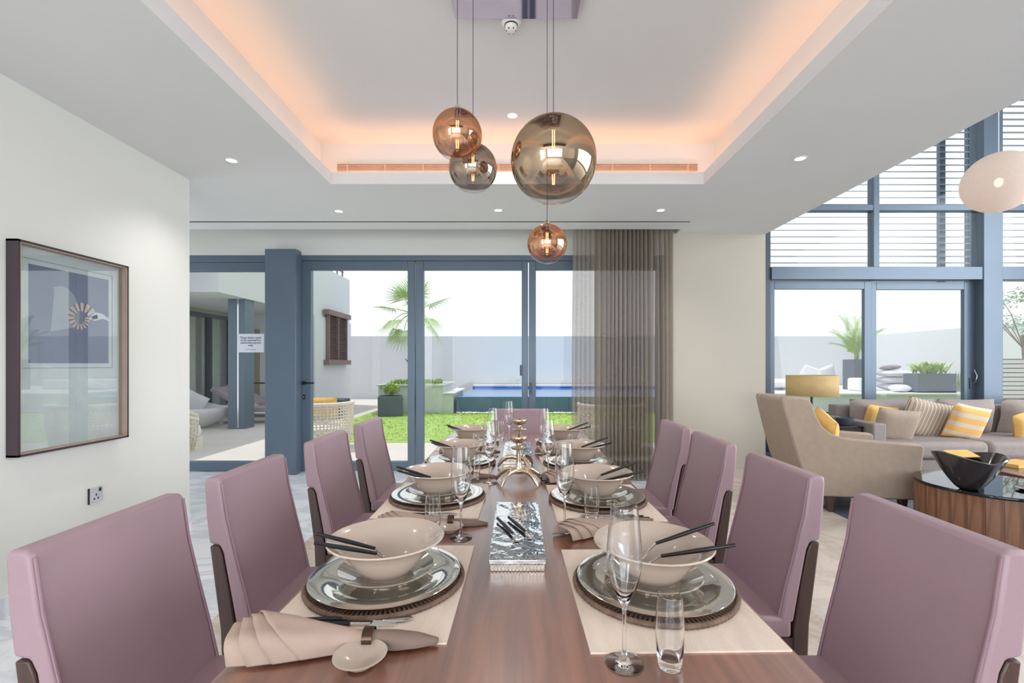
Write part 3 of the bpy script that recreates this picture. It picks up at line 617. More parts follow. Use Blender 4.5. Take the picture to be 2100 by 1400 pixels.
for side, cs in SET.items():
    s = -1 if side == 'left' else 1
    for k, (x, y) in enumerate(cs):
        o = ORD[k]; w_ = '%s on the %s side of the table' % (o, side)
        tag(link('placemat', m_mat, None, (s * .310, y - .015, TZ), (0, 0, s * .02)), 'beige linen placemat, ' + w_, 'placemat', 'linen placemats')
        rm = tag(link('rattan_charger', m_rat, None, (x, y, TZ + .0036)), 'round dark rattan under plate, ' + w_, 'charger mat', 'rattan under plates'); link('rim', m_rim, rm)
        tag(link('charger_plate', m_plate, None, (x, y, TZ + .0078)), 'large mirror silver plate, ' + w_, 'plate', 'silver plates')
        tag(link('soup_plate', m_sauc, None, (x, y, TZ + .0125)), 'glazed grey plate under the bowl, ' + w_, 'plate', 'glazed plates')
        zb = TZ + .0198
        tag(link('bowl', m_bowl, None, (x, y, zb)), 'flared taupe ceramic bowl, ' + w_, 'bowl', 'taupe bowls')
        c = Vector((x, y, zb))
        if s < 0: A = (((-.150, -.045, .112), (-.028, .000, .060), (.012, .012, .019)), ((-.135, -.088, .107), (-.018, -.020, .056), (.022, -.004, .019)))
        else: A = (((.158, .034, .118), (.022, .050, .064), (-.018, .052, .024)), ((.158, -.074, .108), (.018, -.006, .056), (-.024, .012, .019)))
        for q, (e, j, p) in enumerate(A):
            cutlery('fork' if q else 'spoon', c + Vector(e), c + Vector(j), c + Vector(p), 'black handled %s resting in the bowl, %s' % ('fork' if q else 'spoon', w_), 'black handled cutlery in the bowls', bool(q))
# napkins: beside every place except the nearest right one
for k, (x, y, rz) in enumerate(((-.272, .868, .02), (-.215, 1.515, .02), (-.212, 2.15, .02), (-.22, 2.76, .02))):
    place_napkin(x, y, rz, TZ + (.004 if k == 0 else .0005), 'left', ORD[k])
for k, (x, y, rz) in enumerate(((.335, 1.500, .40), (.345, 2.12, .15), (.345, 2.735, .1))):
    place_napkin(x, y, rz, TZ + .004, 'right', ORD[k + 1])
# knives and forks on the mats, half under the napkins
for side, k, x, y in (('left', 0, -.405, .935), ('left', 1, -.40, 1.59), ('left', 2, -.40, 2.215), ('left', 3, -.40, 2.825), ('right', 0, .40, .0), ('right', 1, .405, 1.57), ('right', 2, .40, 2.19), ('right', 3, .40, 2.80)):
    if y == 0: continue
    s = -1 if side == 'left' else 1; z = TZ + .0082
    for q in (0, 1):
        e = Vector((x + s * (.02 + .015 * q), y - .018 * q, z)); j = e + Vector((-s * .11, .003, 0)); p = j + Vector((-s * .09, .002, 0))
        cutlery('fork' if q else 'table_spoon', e, j, p, 'black handled %s lying on the placemat, %s on the %s side' % ('fork' if q else 'spoon', ORD[k], side), 'black handled cutlery on the placemats', bool(q))
FL = dict(left=(None, (-.169, 1.395), (-.122, 2.035), (-.137, 2.63)), right=((.186, .81), (.148, 1.46), (.137, 2.07), (.153, 2.61)))
TU = dict(left=(None, (-.257, 1.415), (-.187, 2.04), (-.235, 2.66)), right=((.262, .80), (.243, 1.52), (.215, 2.10), (.298, 2.66)))
for side in FL:
    for k in range(4):
        for D, me, nm, lab, z in ((FL, m_flute, 'flute_glass', 'tall clear champagne flute', .0005), (TU, m_tumb, 'tumbler', 'short clear tumbler', .004)):
            if not D[side][k]: continue
            x, y = D[side][k]; zz = TZ + .0005
            tag(link(nm, me, None, (x, y, zz)), '%s, %s on the %s side of the table' % (lab, ORD[k], side), 'glass', 'clear table glasses')
tag(link('flute_glass', m_flute, None, (-.055, 3.12, TZ + .0005)), 'tall clear champagne flute in front of the end chair', 'glass', 'clear table glasses')
tag(link('tumbler', m_tumb, None, (-.112, 3.26, TZ + .0005)), 'short clear tumbler in front of the end chair', 'glass', 'clear table glasses')
# hammered silver trays
def tray(y0, y1, w_, lab, seed):
    t = thing('silver_tray', lab, 'tray', (.0, (y0 + y1) / 2, TZ)); L = (y1 - y0) / 2; rnd = random.Random(seed)
    ph = [(rnd.uniform(15, 90), rnd.uniform(10, 60), rnd.random() * 6) for _ in range(7)]
    def top(u, v):
        x = (2 * u - 1) * w_; y = (2 * v - 1) * L
        e = min(1, min(u, 1 - u) * 14, min(v, 1 - v) * 30)
        h = sum(math.sin(a * x + b * y + c) for a, b, c in ph) / 7
        return (x, y, .030 + .0035 * h * e)
    mb = MB().grid(top, 40, 90); mb.build('wavy_top', 'hammered', t, 60)
    B(-w_, w_, -L, L, .0175, .0302).build('body', 'hammered', t, bevel=.002)
    B(-w_ + .004, w_ - .004, -L + .004, L - .004, .001, .0175).build('base', 'gold', t)
    for k in range(15):
        x = -w_ + .010 + k * (2 * w_ - .02) / 14
        B(x - .0022, x + .0022, -L - .0005, -L + .004, .002, .0172).build('flute_rib', 'hammered', t)
    return t
tray(1.168, 1.66, .0725, 'nearer hammered silver tray on the table centre line', 1)
tray(2.42, 2.95, .078, 'farther hammered silver tray behind the antler candle holder', 2)
for k, (a, b) in enumerate((((1020, 1062), (1062, 1103)), ((1043, 1060), (1088, 1098)))):
    e = on(*a, TZ + .039); p = on(*b, TZ + .037); j = e + (p - e) * .8
    cutlery('cocktail_fork', e, j, p, ('left' if k == 0 else 'right') + ' of two slim black handled picks lying on the silver tray', 'picks on the silver tray')
# gold candle holders with antler feet
def holder(x, y, hgt, lab, feet):
    t = thing('candle_holder', lab, 'candle holder', (x, y, TZ))
    for a in feet:
        ca, sa = math.cos(a), math.sin(a)
        MB().tube([(ca * r_, sa * r_, z) for r_, z in ((.004, .052), (.034, .060), (.064, .054), (.088, .037), (.102, .017), (.109, .004))], [.0135, .0135, .012, .010, .0075, .004], 10).build('antler_leg', 'gold', t, 60)
    MB().lathe([(0, .055), (.016, .058), (.017, .068), (.011, .076), (.0095, .10), (.011, .125), (.010, hgt - .045), (.013, hgt - .038), (.012, hgt - .03), (.008, hgt - .028), (0, hgt - .028)], 20).build('stem', 'gold', t, 50)
    MB().lathe([(.008, hgt - .060), (.030, hgt - .055), (.036, hgt - .048), (.030, hgt - .050), (.010, hgt - .053)], 28).build('drip_tray', 'gold', t, 50)
    MB().lathe([(0, hgt - .032), (.022, hgt - .028), (.036, hgt - .014), (.039, hgt - .004), (.038, hgt), (.035, hgt - .002), (.030, hgt - .012), (0, hgt - .020)], 32).build('cup', 'gold', t, 50)
holder(.006, 2.04, .205, 'gold candle holder with antler feet, nearer one', (-.75, -2.3, .35, 2.75))
holder(.010, 2.33, .245, 'taller gold candle holder behind the antler one', (-1.1, .9, 3.0))

# ------------------------------------------------------------------ lounge
def pillow_mesh(wd, ht, th, mat, n=14):
    def half(sg):
        def fn(u, v):
            a, b = 2 * u - 1, 2 * v - 1
            pin = 1 - .07 * (a * a + b * b - a * a * b * b) * .5
            t = max(0, (1 - a ** 4) * (1 - b ** 4)) ** .55
            cx = 1 - .06 * (1 - b * b) * 0 - .05 * (1 - abs(b)) * abs(a)
            cz = 1 - .05 * (1 - abs(a)) * abs(b)
            return (a * wd / 2 * cx * pin, sg * th / 2 * t, b * ht / 2 * cz * pin)
        return fn
    return MB().grid(half(1), n, n).grid(half(-1), n, n).mesh('pillow', mat, 80)
def pillow(loc, rot, wd, ht, th, mat, lab, cat='cushion', group='sofa cushions', name='throw_pillow'):
    o = link(name, pillow_mesh(wd, ht, th, mat), None, loc, rot)
    return tag(o, lab, cat, group)
ac = thing('armchair', 'beige upholstered armchair with high curved back, seen from its side', 'armchair', (2.95, 4.31, 0), -.10)
prof = [(-.34, .13), (-.40, .25), (-.47, .42), (-.55, .72), (-.605, .96), (-.585, .985), (-.42, .978), (-.385, .965), (-.36, .92), (-.335, .83), (-.285, .735), (-.21, .67), (-.10, .638), (.05, .625), (.30, .608), (.475, .596), (.497, .575), (.48, .42), (.455, .28), (.43, .13)]
tap = lambda x, y, z: (x, y * (1 - .22 * max(0, min(1, (.1 - x) / .7))), z)
for s in (-1, 1):
    MB().prism(prof, s * .37, s * .27, 'XZ', tap).build('arm', 'armfab', ac, bevel=.018, seg=3)
MB().tube([tap(x, -.3705, z) for x, z in ((-.36, .14), (-.44, .33), (-.52, .58), (-.57, .80))], .004, 6).build('piping', 'seam', ac, 60)
MB().prism([(-.345, .13), (-.47, .42), (-.55, .72), (-.60, .955), (-.58, .98), (-.43, .972), (-.38, .80), (-.30, .45), (-.28, .2)], -.28, .28, 'XZ', lambda x, y, z: tap(x, y, z)).build('backrest', 'armfab', ac, bevel=.02, seg=3)
B(-.32, .44, -.268, .268, .13, .30).build('seat_base', 'armfab', ac, bevel=.01)
B(-.30, .46, -.262, .262, .302, .45).build('seat_cushion', 'armfab', ac, bevel=.04, seg=4)
for x, s in ((-.22, -1), (-.22, 1), (.36, -1), (.36, 1)):
    MB().prism([(x - .012, 0), (x + .018, 0), (x + .036, .135), (x - .030, .135)], s * .33, s * .28).build('leg', 'wenge', ac, bevel=.003)
pillow((2.78, 4.22, .64), (.0, -.30, PI / 2 - .2), .42, .40, .13, 'yellow', 'mustard cushion leaning inside the beige armchair', group='armchair cushion')
# drum coffee table
dr = thing('drum_table', 'round walnut drum table with black glass top', 'coffee table', (3.51, 3.46, 0))
R = .43; NS = 30
me = MB().prism([(R - .03, -R * math.sin(PI / NS) + .0006), (R + .001, -R * math.sin(PI / NS) + .0006), (R + .001, R * math.sin(PI / NS) - .0006), (R - .03, R * math.sin(PI / NS) - .0006)], .02, .362, 'XY').mesh('stave', 'drum')
for k in range(NS): link('stave', me, dr, (0, 0, 0), (0, 0, 2 * PI * k / NS))
MB().lathe([(0, .0), (R - .04, .0), (R - .04, .36), (0, .36)], 40).build('core', 'wenge', dr)
MB().lathe([(0, .363), (R + .006, .363), (R + .008, .368), (R + .008, .380), (R + .005, .385), (0, .385)], 64).build('glass_top', 'blackgl', dr, 40)
bw = thing('wooden_bowl', 'black boat shaped bowl standing on the drum table', 'bowl', (3.20, 3.30, .3855), .05)
def bowlf(s):
    def fn(u, v):
        a = 2 * PI * u; hh = .235 + .035 * math.cos(a) ** 2 * (1 if math.cos(a) < 0 else .35) - .03 * (1 - abs(math.cos(a)))
        r_ = (.055 + (.235 - .055) * (v ** .72)) - s * (.012 if v > .02 else .0)
        return (r_ * math.cos(a), r_ * .72 * math.sin(a), (.012 * s) + hh * v * (1 if s == 0 else .995) * (1 - .02 * s) )
    return fn
mb = MB().grid(bowlf(0), 48, 14, True).grid(bowlf(1), 48, 14, True); n0 = 48 * 14
mb.f += [(48 * 13 + i, 48 * 13 + (i + 1) % 48, n0 + 48 * 13 + (i + 1) % 48, n0 + 48 * 13 + i) for i in range(48)]
mb.f += [tuple(range(47, -1, -1)), tuple(n0 + i for i in range(48))]
mb.build('shell', 'blackbowl', bw, 50)
tag(B(-.10, .10, -.05, .05, 0, .008).build('folded_cloth', 'yellow', loc=(3.24, 3.40, .615), rz=.1, bevel=.003), 'yellow cloth showing over the rim of the black bowl', 'cloth').rotation_euler.x = .35
tag(MB().lathe([(0, 0), (.05, 0), (.075, .012), (.076, .016), (.05, .006), (0, .005)], 32, sx=1.3).build('dark_saucer', 'blackbowl', smooth=50, loc=(3.62, 3.27, .3855)), 'small dark oval saucer on the drum table edge', 'dish')
# low wooden coffee table
ct = thing('coffee_table', 'low reddish wood coffee table behind the drum table', 'coffee table', (4.78, 4.15, 0))
B(-.62, .62, -.43, .43, .315, .35).build('tabletop', 'tabledk', ct, bevel=.004)
for x in (-.56, .56):
    for y in (-.37, .37): B(x - .03, x + .03, y - .03, y + .03, 0, .315).build('leg', 'tabledk', ct, bevel=.003)
B(-.56, .56, -.01, .01, .26, .315).build('stretcher', 'tabledk', ct)
tag(B(-.16, .16, -.11, .11, 0, .03).build('book', 'yellow', loc=(4.56, 4.25, .3505), rz=.2, bevel=.002), 'yellow covered book on the low coffee table', 'book')
# sofa
sf = thing('sofa', 'long grey fabric sofa in front of the lounge window', 'sofa', (0, 0, 0))
B(4.03, 8.4, 5.28, 6.28, .06, .19).build('base', 'sofafab', sf, bevel=.01)
B(4.03, 4.18, 5.27, 6.28, .19, .60).build('arm', 'sofafab', sf, bevel=.018, seg=3)
B(4.185, 8.4, 6.10, 6.28, .19, .74).build('back_frame', 'sofafab', sf, bevel=.02, seg=3)
for x0, x1 in ((4.19, 5.33), (5.335, 6.75), (6.755, 8.3)): B(x0, x1, 5.24, 6.08, .192, .395).build('seat_cushion', 'sofafab', sf, bevel=.06, seg=5)
for x in (4.1, 5.6, 7.2):
    for y in (5.36, 6.2): B(x - .03, x + .03, y - .03, y + .03, 0, .06).build('leg', 'wenge', sf)
for x, wd in ((4.78, 1.12), (5.72, .76), (6.78, 1.25)):
    o = link('back_cushion', pillow_mesh(wd, .48, .26, 'sofafab'), sf, (x, 5.98, .60), (.16, 0, 0))
def SP(px, py, Y): return at(px, py, Y)
pillow(SP(1803, 862, 5.86), (.22, .12, .1), .44, .40, .13, 'yellow', 'plain mustard cushion at the sofa arm, partly covered')
pillow(SP(1836, 872, 5.48), (.28, .10, -.05), .50, .42, .15, 'beigepil', 'plain beige cushion leaning on the sofa near the arm')
pillow(SP(1898, 860, 5.74), (.24, .22, .0), .62, .50, .15, 'bstripe', 'brown and cream striped cushion on the sofa')
pillow(SP(1982, 866, 5.56), (.25, .20, .0), .46, .44, .14, 'ystripe', 'mustard and cream banded cushion on the sofa')
pillow(SP(2112, 872, 5.62), (.2, -.3, .0), .42, .40, .14, 'yellow', 'mustard cushion cut by the right edge of the view')
# side table, lamp and bowl
st = thing('side_table', 'slim black metal side table between armchair and sofa', 'side table', (3.70, 5.62, 0))
B(-.30, .32, -.22, .22, .535, .55).build('tabletop', 'black', st, bevel=.002)
for x in (-.285, .305):
    for y in (-.205, .205): B(x - .01, x + .01, y - .01, y + .01, 0, .535).build('leg', 'black', st)
for y in (-.205, .205): B(-.275, .295, y - .008, y + .008, .02, .035).build('stretcher', 'black', st)
lp = thing('table_lamp', 'lamp with a tan drum shade behind the armchair', 'lamp', (3.54, 5.6, .551))
MB().lathe([(0, 0), (.09, 0), (.09, .012), (.02, .02), (.014, .04), (.014, .36), (0, .36)], 28).build('stand', 'wenge', lp, 40)
MB().lathe([(.272, .345), (.272, .590)], 48).build('shade', 'shade', lp, 60, thick=.004)
MB().lathe([(0, .36), (.012, .37), (.03, .43), (.025, .46), (0, .48)], 16).build('bulb', 'plastic', lp, 60)
MB().box(-.27, .27, -.003, .003, .352, .358).box(-.003, .003, -.27, .27, .352, .358).build('shade_spider', 'black', lp)
tag(MB().lathe([(0, 0), (.05, 0), (.085, .05), (.10, .085), (.095, .088), (.08, .055), (.045, .012), (0, .01)], 32).build('small_bowl', 'planter', smooth=50, loc=(3.90, 5.55, .551)), 'small grey bowl on the black side table', 'bowl')

# ------------------------------------------------------------------ garden
def flat(nm, x0, x1, y0, y1, z, mat, lab, cat): return struct(B(x0, x1, y0, y1, z - .15, z).build(nm, mat), lab, cat)
flat('ground_patio', -5.0, 9.5, 5.62, 7.68, -.02, 'paving', 'pale paving strip outside the glazed doors', 'paving')
flat('ground_terrace', -9.5, -5.0, 5.62, 18, -.02, 'paving', 'grey terrace under the garden wing', 'paving')
flat('ground_path', -5.0, -3.9, 7.68, 17.5, -.02, 'paving', 'grey path along the garden wing', 'paving')
flat('ground_back', -3.9, 14, 12.2, 18, -.05, 'deck', 'grey paving by the garden wall', 'paving')
lawn = struct(B(-3.9, 14, 7.68, 12.2, -.2, -.015).build('lawn', 'grass'), 'bright green lawn outside the doors', 'lawn')
rnd = random.Random(4); mb = MB()
for k in range(5200):
    t = rnd.random(); x = rnd.uniform(-3.7, 3.2) if t < .85 else rnd.uniform(3.2, 7); y = rnd.uniform(11.75, 12.18) if rnd.random() < .35 else 7.72 + 4.4 * rnd.random() ** .8
    h = rnd.uniform(.005, .02) * (2.2 if y > 11.9 else 1); a = rnd.random() * 6.28; dx, dy = math.cos(a) * .012, math.sin(a) * .012
    mb.add([(x - dx, y - dy, -.016), (x + dx, y + dy, -.016), (x + rnd.uniform(-.03, .03), y + rnd.uniform(-.03, .03), h)], [(0, 1, 2)])
tag(mb.build('grass_blades', 'green'), 'short bright grass growing on the lawn', 'grass', kind='stuff')
struct(B(-9, 13.2, 17.5, 17.75, -.1, 2.33).build('wall_garden', 'render_'), 'pale rendered garden wall beyond the pool', 'wall')
struct(B(12.9, 13.15, 9, 17.5, -.1, 2.33).build('wall_garden_side', 'render_'), 'sunlit rendered garden wall on the right', 'wall')
# pool
pool = thing('swimming_pool', 'raised infinity pool with blue grey tiled front wall', 'pool', (0, 0, 0))
B(-1.63, 6.85, 12.45, 17.2, -.02, .40).build('basin', 'planterwall', pool)
B(-1.62, 6.85, 12.42, 16.9, .40, .41).build('water', 'water', pool)
MB().box(-1.62, 6.85, 16.88, 16.95, .40, .47).build('blue_edge', 'blueline', pool)
MB().box(-1.62, 6.85, 16.95, 17.45, .3, .52).build('coping', 'white', pool)
me = B(-.297, .297, -.03, 0, 0, .395).mesh('tile', 'bluewall')
for k in range(14): link('tile', me, pool, (-1.33 + k * .6, 12.449, 0))
mb = MB(); rnd = random.Random(9)
for k in range(420):
    x = rnd.uniform(-1.6, 3.2); y = rnd.uniform(12.18, 12.40); s = rnd.uniform(.018, .036)
    mb.lathe([(0, -s * .6), (s * .8, -s * .3), (s, .1 * s), (s * .6, s * .55), (0, s * .7)], 6, (x, y, s * .5 - .02))
tag(mb.build('white_pebbles', 'pebble'), 'row of white pebbles at the foot of the pool wall', 'pebbles', kind='stuff')
# planter wall with palm
pw = thing('raised_planter', 'long pale green stone planter left of the pool', 'planter', (0, 0, 0))
B(-3.66, -1.95, 12.25, 14.6, -.02, .70).build('body', 'planterwall', pw, bevel=.01)
B(-3.70, -1.92, 12.2, 14.6, .70, .735).build('coping', 'planterwall', pw)
B(-1.95, -1.70, 12.25, 14.6, -.02, .50).build('step', 'planterwall', pw, bevel=.01)
B(-1.96, -1.64, 12.2, 14.6, .50, .53).build('step_coping', 'white', pw)
def tufts(mb, n, x0, x1, y0, y1, z0, hmin, hmax, spread, wd, seed):
    rnd = random.Random(seed)
    for k in range(n):
        x, y = rnd.uniform(x0, x1), rnd.uniform(y0, y1)
        for q in range(6):
            a = rnd.random() * 6.28; h = rnd.uniform(hmin, hmax); dx, dy = math.cos(a), math.sin(a); s = spread * rnd.uniform(.4, 1)
            b = Vector((x, y, z0)); m_ = b + Vector((dx * s * .5, dy * s * .5, h * .7)); t = b + Vector((dx * s, dy * s, h)); sd = Vector((-dy, dx, 0)) * wd
            mb.add([b - sd * .4, b + sd * .4, m_ + sd, t, m_ - sd], [(0, 1, 2, 4), (4, 2, 3)])
    return mb
tag(tufts(MB(), 60, -3.4, -2.1, 12.35, 13.2, .73, .08, .16, .12, .015, 2).build('ground_cover', 'palm'), 'low plants along the top of the stone planter', 'plants', kind='stuff')
def boxplanter(nm, lab, x, y, wd, dp, z0, h, mat='planter', rz=0):
    t = thing(nm, lab, 'planter', (x, y, z0), rz)
    B(-wd / 2, wd / 2, -dp / 2, dp / 2, 0, h).build('pot', mat, t, bevel=.008)
    B(-wd / 2 + .04, wd / 2 - .04, -dp / 2 + .04, dp / 2 - .04, h, h + .006).build('soil', 'soil', t)
    return t
boxplanter('square_planter', 'small slate square planter at the lawn edge', -3.20, 11.75, .60, .60, -.02, .50, rz=.25)
bs = thing('leafy_shrub', 'small bright green shrub in the square planter', 'plant', (-3.20, 11.75, .486))
MB().tube([(0, 0, 0), (.01, 0, .2)], .012, 6).build('stem', 'bark', bs)
def leafball(mb, c, rx, rz_, n, ls, seed):
    rnd = random.Random(seed)
    for k in range(n):
        d = Vector((rnd.gauss(0, 1), rnd.gauss(0, 1), rnd.gauss(0, 1))).normalized() * rnd.random() ** .4
        p = Vector(c) + Vector((d.x * rx, d.y * rx, d.z * rz_)); a = Vector((rnd.gauss(0, 1), rnd.gauss(0, 1), rnd.gauss(0, .6))).normalized(); b = a.cross(Vector((rnd.random(), rnd.random(), 1))).normalized() * .4
        mb.add([p - a * ls, p + b * ls, p + a * ls, p - b * ls], [(0, 1, 2, 3)])
    return mb
leafball(MB(), (0, 0, .17), .26, .15, 420, .045, 3).build('foliage', 'green', bs)
def fan_frond(L, blade, droop):
    mb = MB(); pts = [Vector((L * t, 0, L * .25 * t - droop * t * t)) for t in (0, .25, .5, .75, 1)]
    mb.tube(pts, [.018, .015, .013, .011, .009], 5)
    c = pts[-1]; d = (pts[-1] - pts[-2]).normalized(); sd = Vector((0, 1, 0)); up = d.cross(sd)
    for k in range(30):
        a = -1.75 + 3.5 * k / 29; dr_ = d * math.cos(a) + sd * math.sin(a); ln = blade * (1 - .25 * abs(a) / 1.75); n_ = up * (-.02)
        q = dr_.cross(up).normalized() * .013; m1 = c + dr_ * ln * .5 + n_; e = c + dr_ * ln + up * .0 + Vector((0, 0, -.05 - .1 * abs(math.sin(k * 1.7))))
        mb.add([c, m1 + q, e, m1 - q], [(0, 1, 2, 3)])
    return mb
px = at(846, 643, 13.3)
pm = thing('fan_palm', 'fan palm with drooping fronds standing in the stone planter', 'palm tree', (px.x, px.y, .73))
hz = px.z - .73
MB().tube([(0, 0, 0), (.02, .01, hz * .5), (0, 0, hz)], [.15, .12, .09], 10).build('trunk', 'bark', pm, 60)
for k in range(9): MB().tube([(.1 * math.cos(k * 2.4), .1 * math.sin(k * 2.4), .1 + k * .12), (.2 * math.cos(k * 2.4), .2 * math.sin(k * 2.4), .22 + k * .12)], [.03, .012], 5).build('leaf_stub', 'bark', pm)
rnd = random.Random(12)
fm = [fan_frond(L, b_, d_).mesh('frond', 'palm') for L, b_, d_ in ((.56, .74, .06), (.66, .66, .34), (.52, .74, .0))]
for k, (az, tilt, i) in enumerate(((.15, .35, 0), (3.25, .12, 0), (2.9, .85, 2), (.45, .95, 2), (3.0, -.45, 1), (-.1, -.35, 1), (1.6, .5, 0), (4.5, .5, 0), (5.6, .0, 1), (4.0, -.1, 1), (1.57, 1.3, 2), (4.4, -.6, 1))):
    link('frond', fm[i], pm, (0, 0, hz), (0, -tilt, az))
# garden wing of the house
wing = thing('garden_wing', 'white flat roofed garden wing of the house, with covered terrace', 'building', (0, 0, 0))
B(-9.2, -5.4, 8.41, 15.0, 2.58, 3.98).build('upper_storey', 'render_', wing)
B(-9.2, -5.4, 5.72, 8.40, 3.12, 3.92).build('roof_overhang', 'render_', wing)
B(-9.2, -5.36, 12.3, 15.0, -.02, 2.58).build('ground_wall', 'render_', wing)
B(-5.375, -5.355, 12.35, 12.9, 0, 2.15).build('side_door', 'render_', wing)
B(-9.2, -7.6, 8.5, 12.3, 2.5, 2.58).build('head_wall', 'cream', wing)
B(-7.62, -7.5, 8.4, 12.3, 2.42, 2.5).build('door_head', 'frame', wing)
B(-7.0, -6.8, 12.28, 12.31, 0, 2.2).build('wall_recess', 'beigepil', wing)
for y in (8.4, 10.0, 11.35, 12.2): B(-7.62, -7.5, y, y + .1, 0, 2.42).build('door_post', 'frame_dk', wing)
for y in (8.5, 10.1, 11.45): B(-7.58, -7.572, y, y + (1.5 if y < 10 else 1.25 if y < 11 else .75), 0, 2.42).build('door_pane', 'pane', wing)
for y0, y1 in ((8.5, 9.9), (10.1, 11.3), (11.5, 12.2)):
    MB().grid(lambda u, v: (-7.8 + .03 * math.sin(2 * PI * 9 * u), y0 + (y1 - y0) * u, .02 + 2.4 * v), 90, 2).build('drape', 'drape', wing, 80)
B(-9.2, -9.0, 8.4, 12.3, 0, 2.5).build('rear_wall', 'render_', wing)
cpx = at(495, 875, 9.48)
B(-.17, .17, -.17, .17, 0, 2.6).build('column', 'frame', wing, loc=(cpx.x, cpx.y, -.02), bevel=.006)
B(.02, .05, -.175, -.17, 0, 2.58).build('column_strip', 'chrome', wing, loc=(cpx.x, cpx.y, 0))
rl = thing('roof_railing', 'thin metal railing on the roof of the garden wing', 'railing', (0, 0, 3.98))
for k in range(12): B(-5.52, -5.48, 10 + k * .42, 10.03 + k * .42, 0, .95).build('baluster', 'shutter', rl)
for z in (.18, .38, .58, .78, .95): B(-5.52, -5.48, 10, 14.7, z, z + .025).build('rail', 'shutter', rl)
sh = thing('shuttered_window', 'brown slatted shutter window on the garden wing wall', 'window shutter', (-5.36, 13.72, 0))
MB().box(0, .16, -.85, .85, 2.66, 2.80).build('lintel', 'shutter', sh); MB().box(0, .16, -.85, .85, 1.26, 1.40).build('sill', 'shutter', sh)
for y in (-.7, -.02, .66): B(0, .10, y, y + .05, 1.4, 2.66).build('stile', 'shutter', sh)
B(.002, .006, -.65, .66, 1.4, 2.66).build('backing', 'wenge', sh)
me = MB().prism([(.015, -.005), (.075, -.03), (.08, -.022), (.02, .004)], -.65, .66, 'XZ').mesh('louvre', 'shutter')
for k in range(26): link('louvre', me, sh, (0, 0, 1.44 + k * .047))
# terrace furniture
def lounger(x, y, rz, lab):
    t = thing('sun_lounger', lab, 'sun lounger', (x, y, -.02), rz, group='sun loungers on the terrace')
    B(-.95, .95, -.33, .33, .22, .26).build('frame', 'white', t)
    for a in (-.8, .8):
        for b_ in (-.28, .28): B(a - .03, a + .03, b_ - .03, b_ + .03, 0, .22).build('leg', 'white', t)
    B(-.25, .95, -.31, .31, .26, .35).build('mattress', 'lounger', t, bevel=.02)
    MB().prism([(-.28, .26), (-.25, .35), (-.98, .80), (-1.03, .72)], -.31, .31).build('backrest', 'lounger', t, bevel=.015)
    MB().tube([(-.85, 0, .26), (-.75, 0, .56)], .015, 6).build('prop', 'white', t)
lounger(-5.65, 10.45, .1, 'mauve grey sun lounger with raised back, left of the terrace column')
lounger(-6.1, 11.65, .05, 'mauve grey sun lounger partly hidden behind the terrace column')
p = on(405, 882, -.02)
bb = thing('bean_bag', 'white canvas bean bag lounger on the terrace', 'bean bag', (p.x - .12, p.y + .35, -.02))
MB().grid(lambda u, v: ((.52 + .06 * math.sin(3 * u * 6.28)) * math.cos(2 * PI * u) * math.sin(PI * (.5 + .5 * (1 - v))) ** .6, .5 * math.sin(2 * PI * u) * math.sin(PI * (.5 + .5 * (1 - v))) ** .6, .42 * (v ** .7) * (1 + .35 * max(0, -math.cos(2 * PI * u)) * v)), 32, 14, True).build('seat', 'white', bb, 80)
link('back_pillow', pillow_mesh(.6, .5, .25, 'white'), bb, (-.3, .05, .5), (.3, .5, 1.2))
def wicker(x, y, rz, lab, R=.45, hgt=.66):
    t = thing('wicker_chair', lab, 'wicker chair', (x, y, -.02), rz, group='white wicker tub chairs')
    # open weave of strands following a tub shape, open to +x
    def pt(a, z, o=0):
        top = hgt * (1 - .30 * max(0, math.cos(a)) ** 1.2)
        zz = z * top; r_ = (R - .06 + .07 * math.sin(PI * min(1, z) * .62)) + o
        return Vector((r_ * math.cos(a), r_ * math.sin(a), zz + .02))
    mb = MB(); a0 = .75
    for k in range(15):
        z = .06 + .94 * k / 14; mb.tube([pt(a0 + (2 * PI - 2 * a0) * i / 40, z, .006 * (-1) ** (i + k)) for i in range(41)], .011, 4)
    for k in range(46):
        a = a0 + (2 * PI - 2 * a0) * k / 45; mb.tube([pt(a, q / 6) for q in range(7)], .011, 4)
    mb.build('woven_back', 'wicker', t, kind='stuff')
    mb = MB().tube([pt(a0 + (2 * PI - 2 * a0) * i / 40, 1.0) for i in range(41)], .03, 8); mb.build('rolled_rim', 'wicker', t, 60)
    MB().lathe([(0, .18), (R - .1, .18), (R - .07, .24), (R - .09, .34), (0, .36)], 28).build('seat_cushion', 'white', t, 50)
    MB().lathe([(0, 0), (R - .06, 0), (R - .05, .17), (0, .17)], 28).build('base', 'wicker', t, 50)
    return t
wc = wicker(-3.02, 7.15, 1.9, 'white wicker tub chair outside the first folding door', .46, .68)
wicker(1.42, 7.1, 1.3, 'white wicker tub chair seen behind the sheer curtain', .48, .66)
wicker(-5.25, 7.05, .6, 'white wicker tub chair outside the left glass door', .46, .56)
pillow((-3.05, 7.30, .60), (.4, 0, .2), .46, .36, .14, 'yellow', 'orange cushion showing over the wicker chair back', group='garden cushions')
bt = thing('garden_bench', 'low grey garden bench against the garden wing', 'bench', (-4.6, 11.3, -.02))
B(-.45, .45, -.25, .25, .36, .46).build('seat', 'planter', bt, bevel=.01)
for x in (-.4, .34): B(x, x + .06, -.22, .22, 0, .36).build('leg', 'planter', bt)

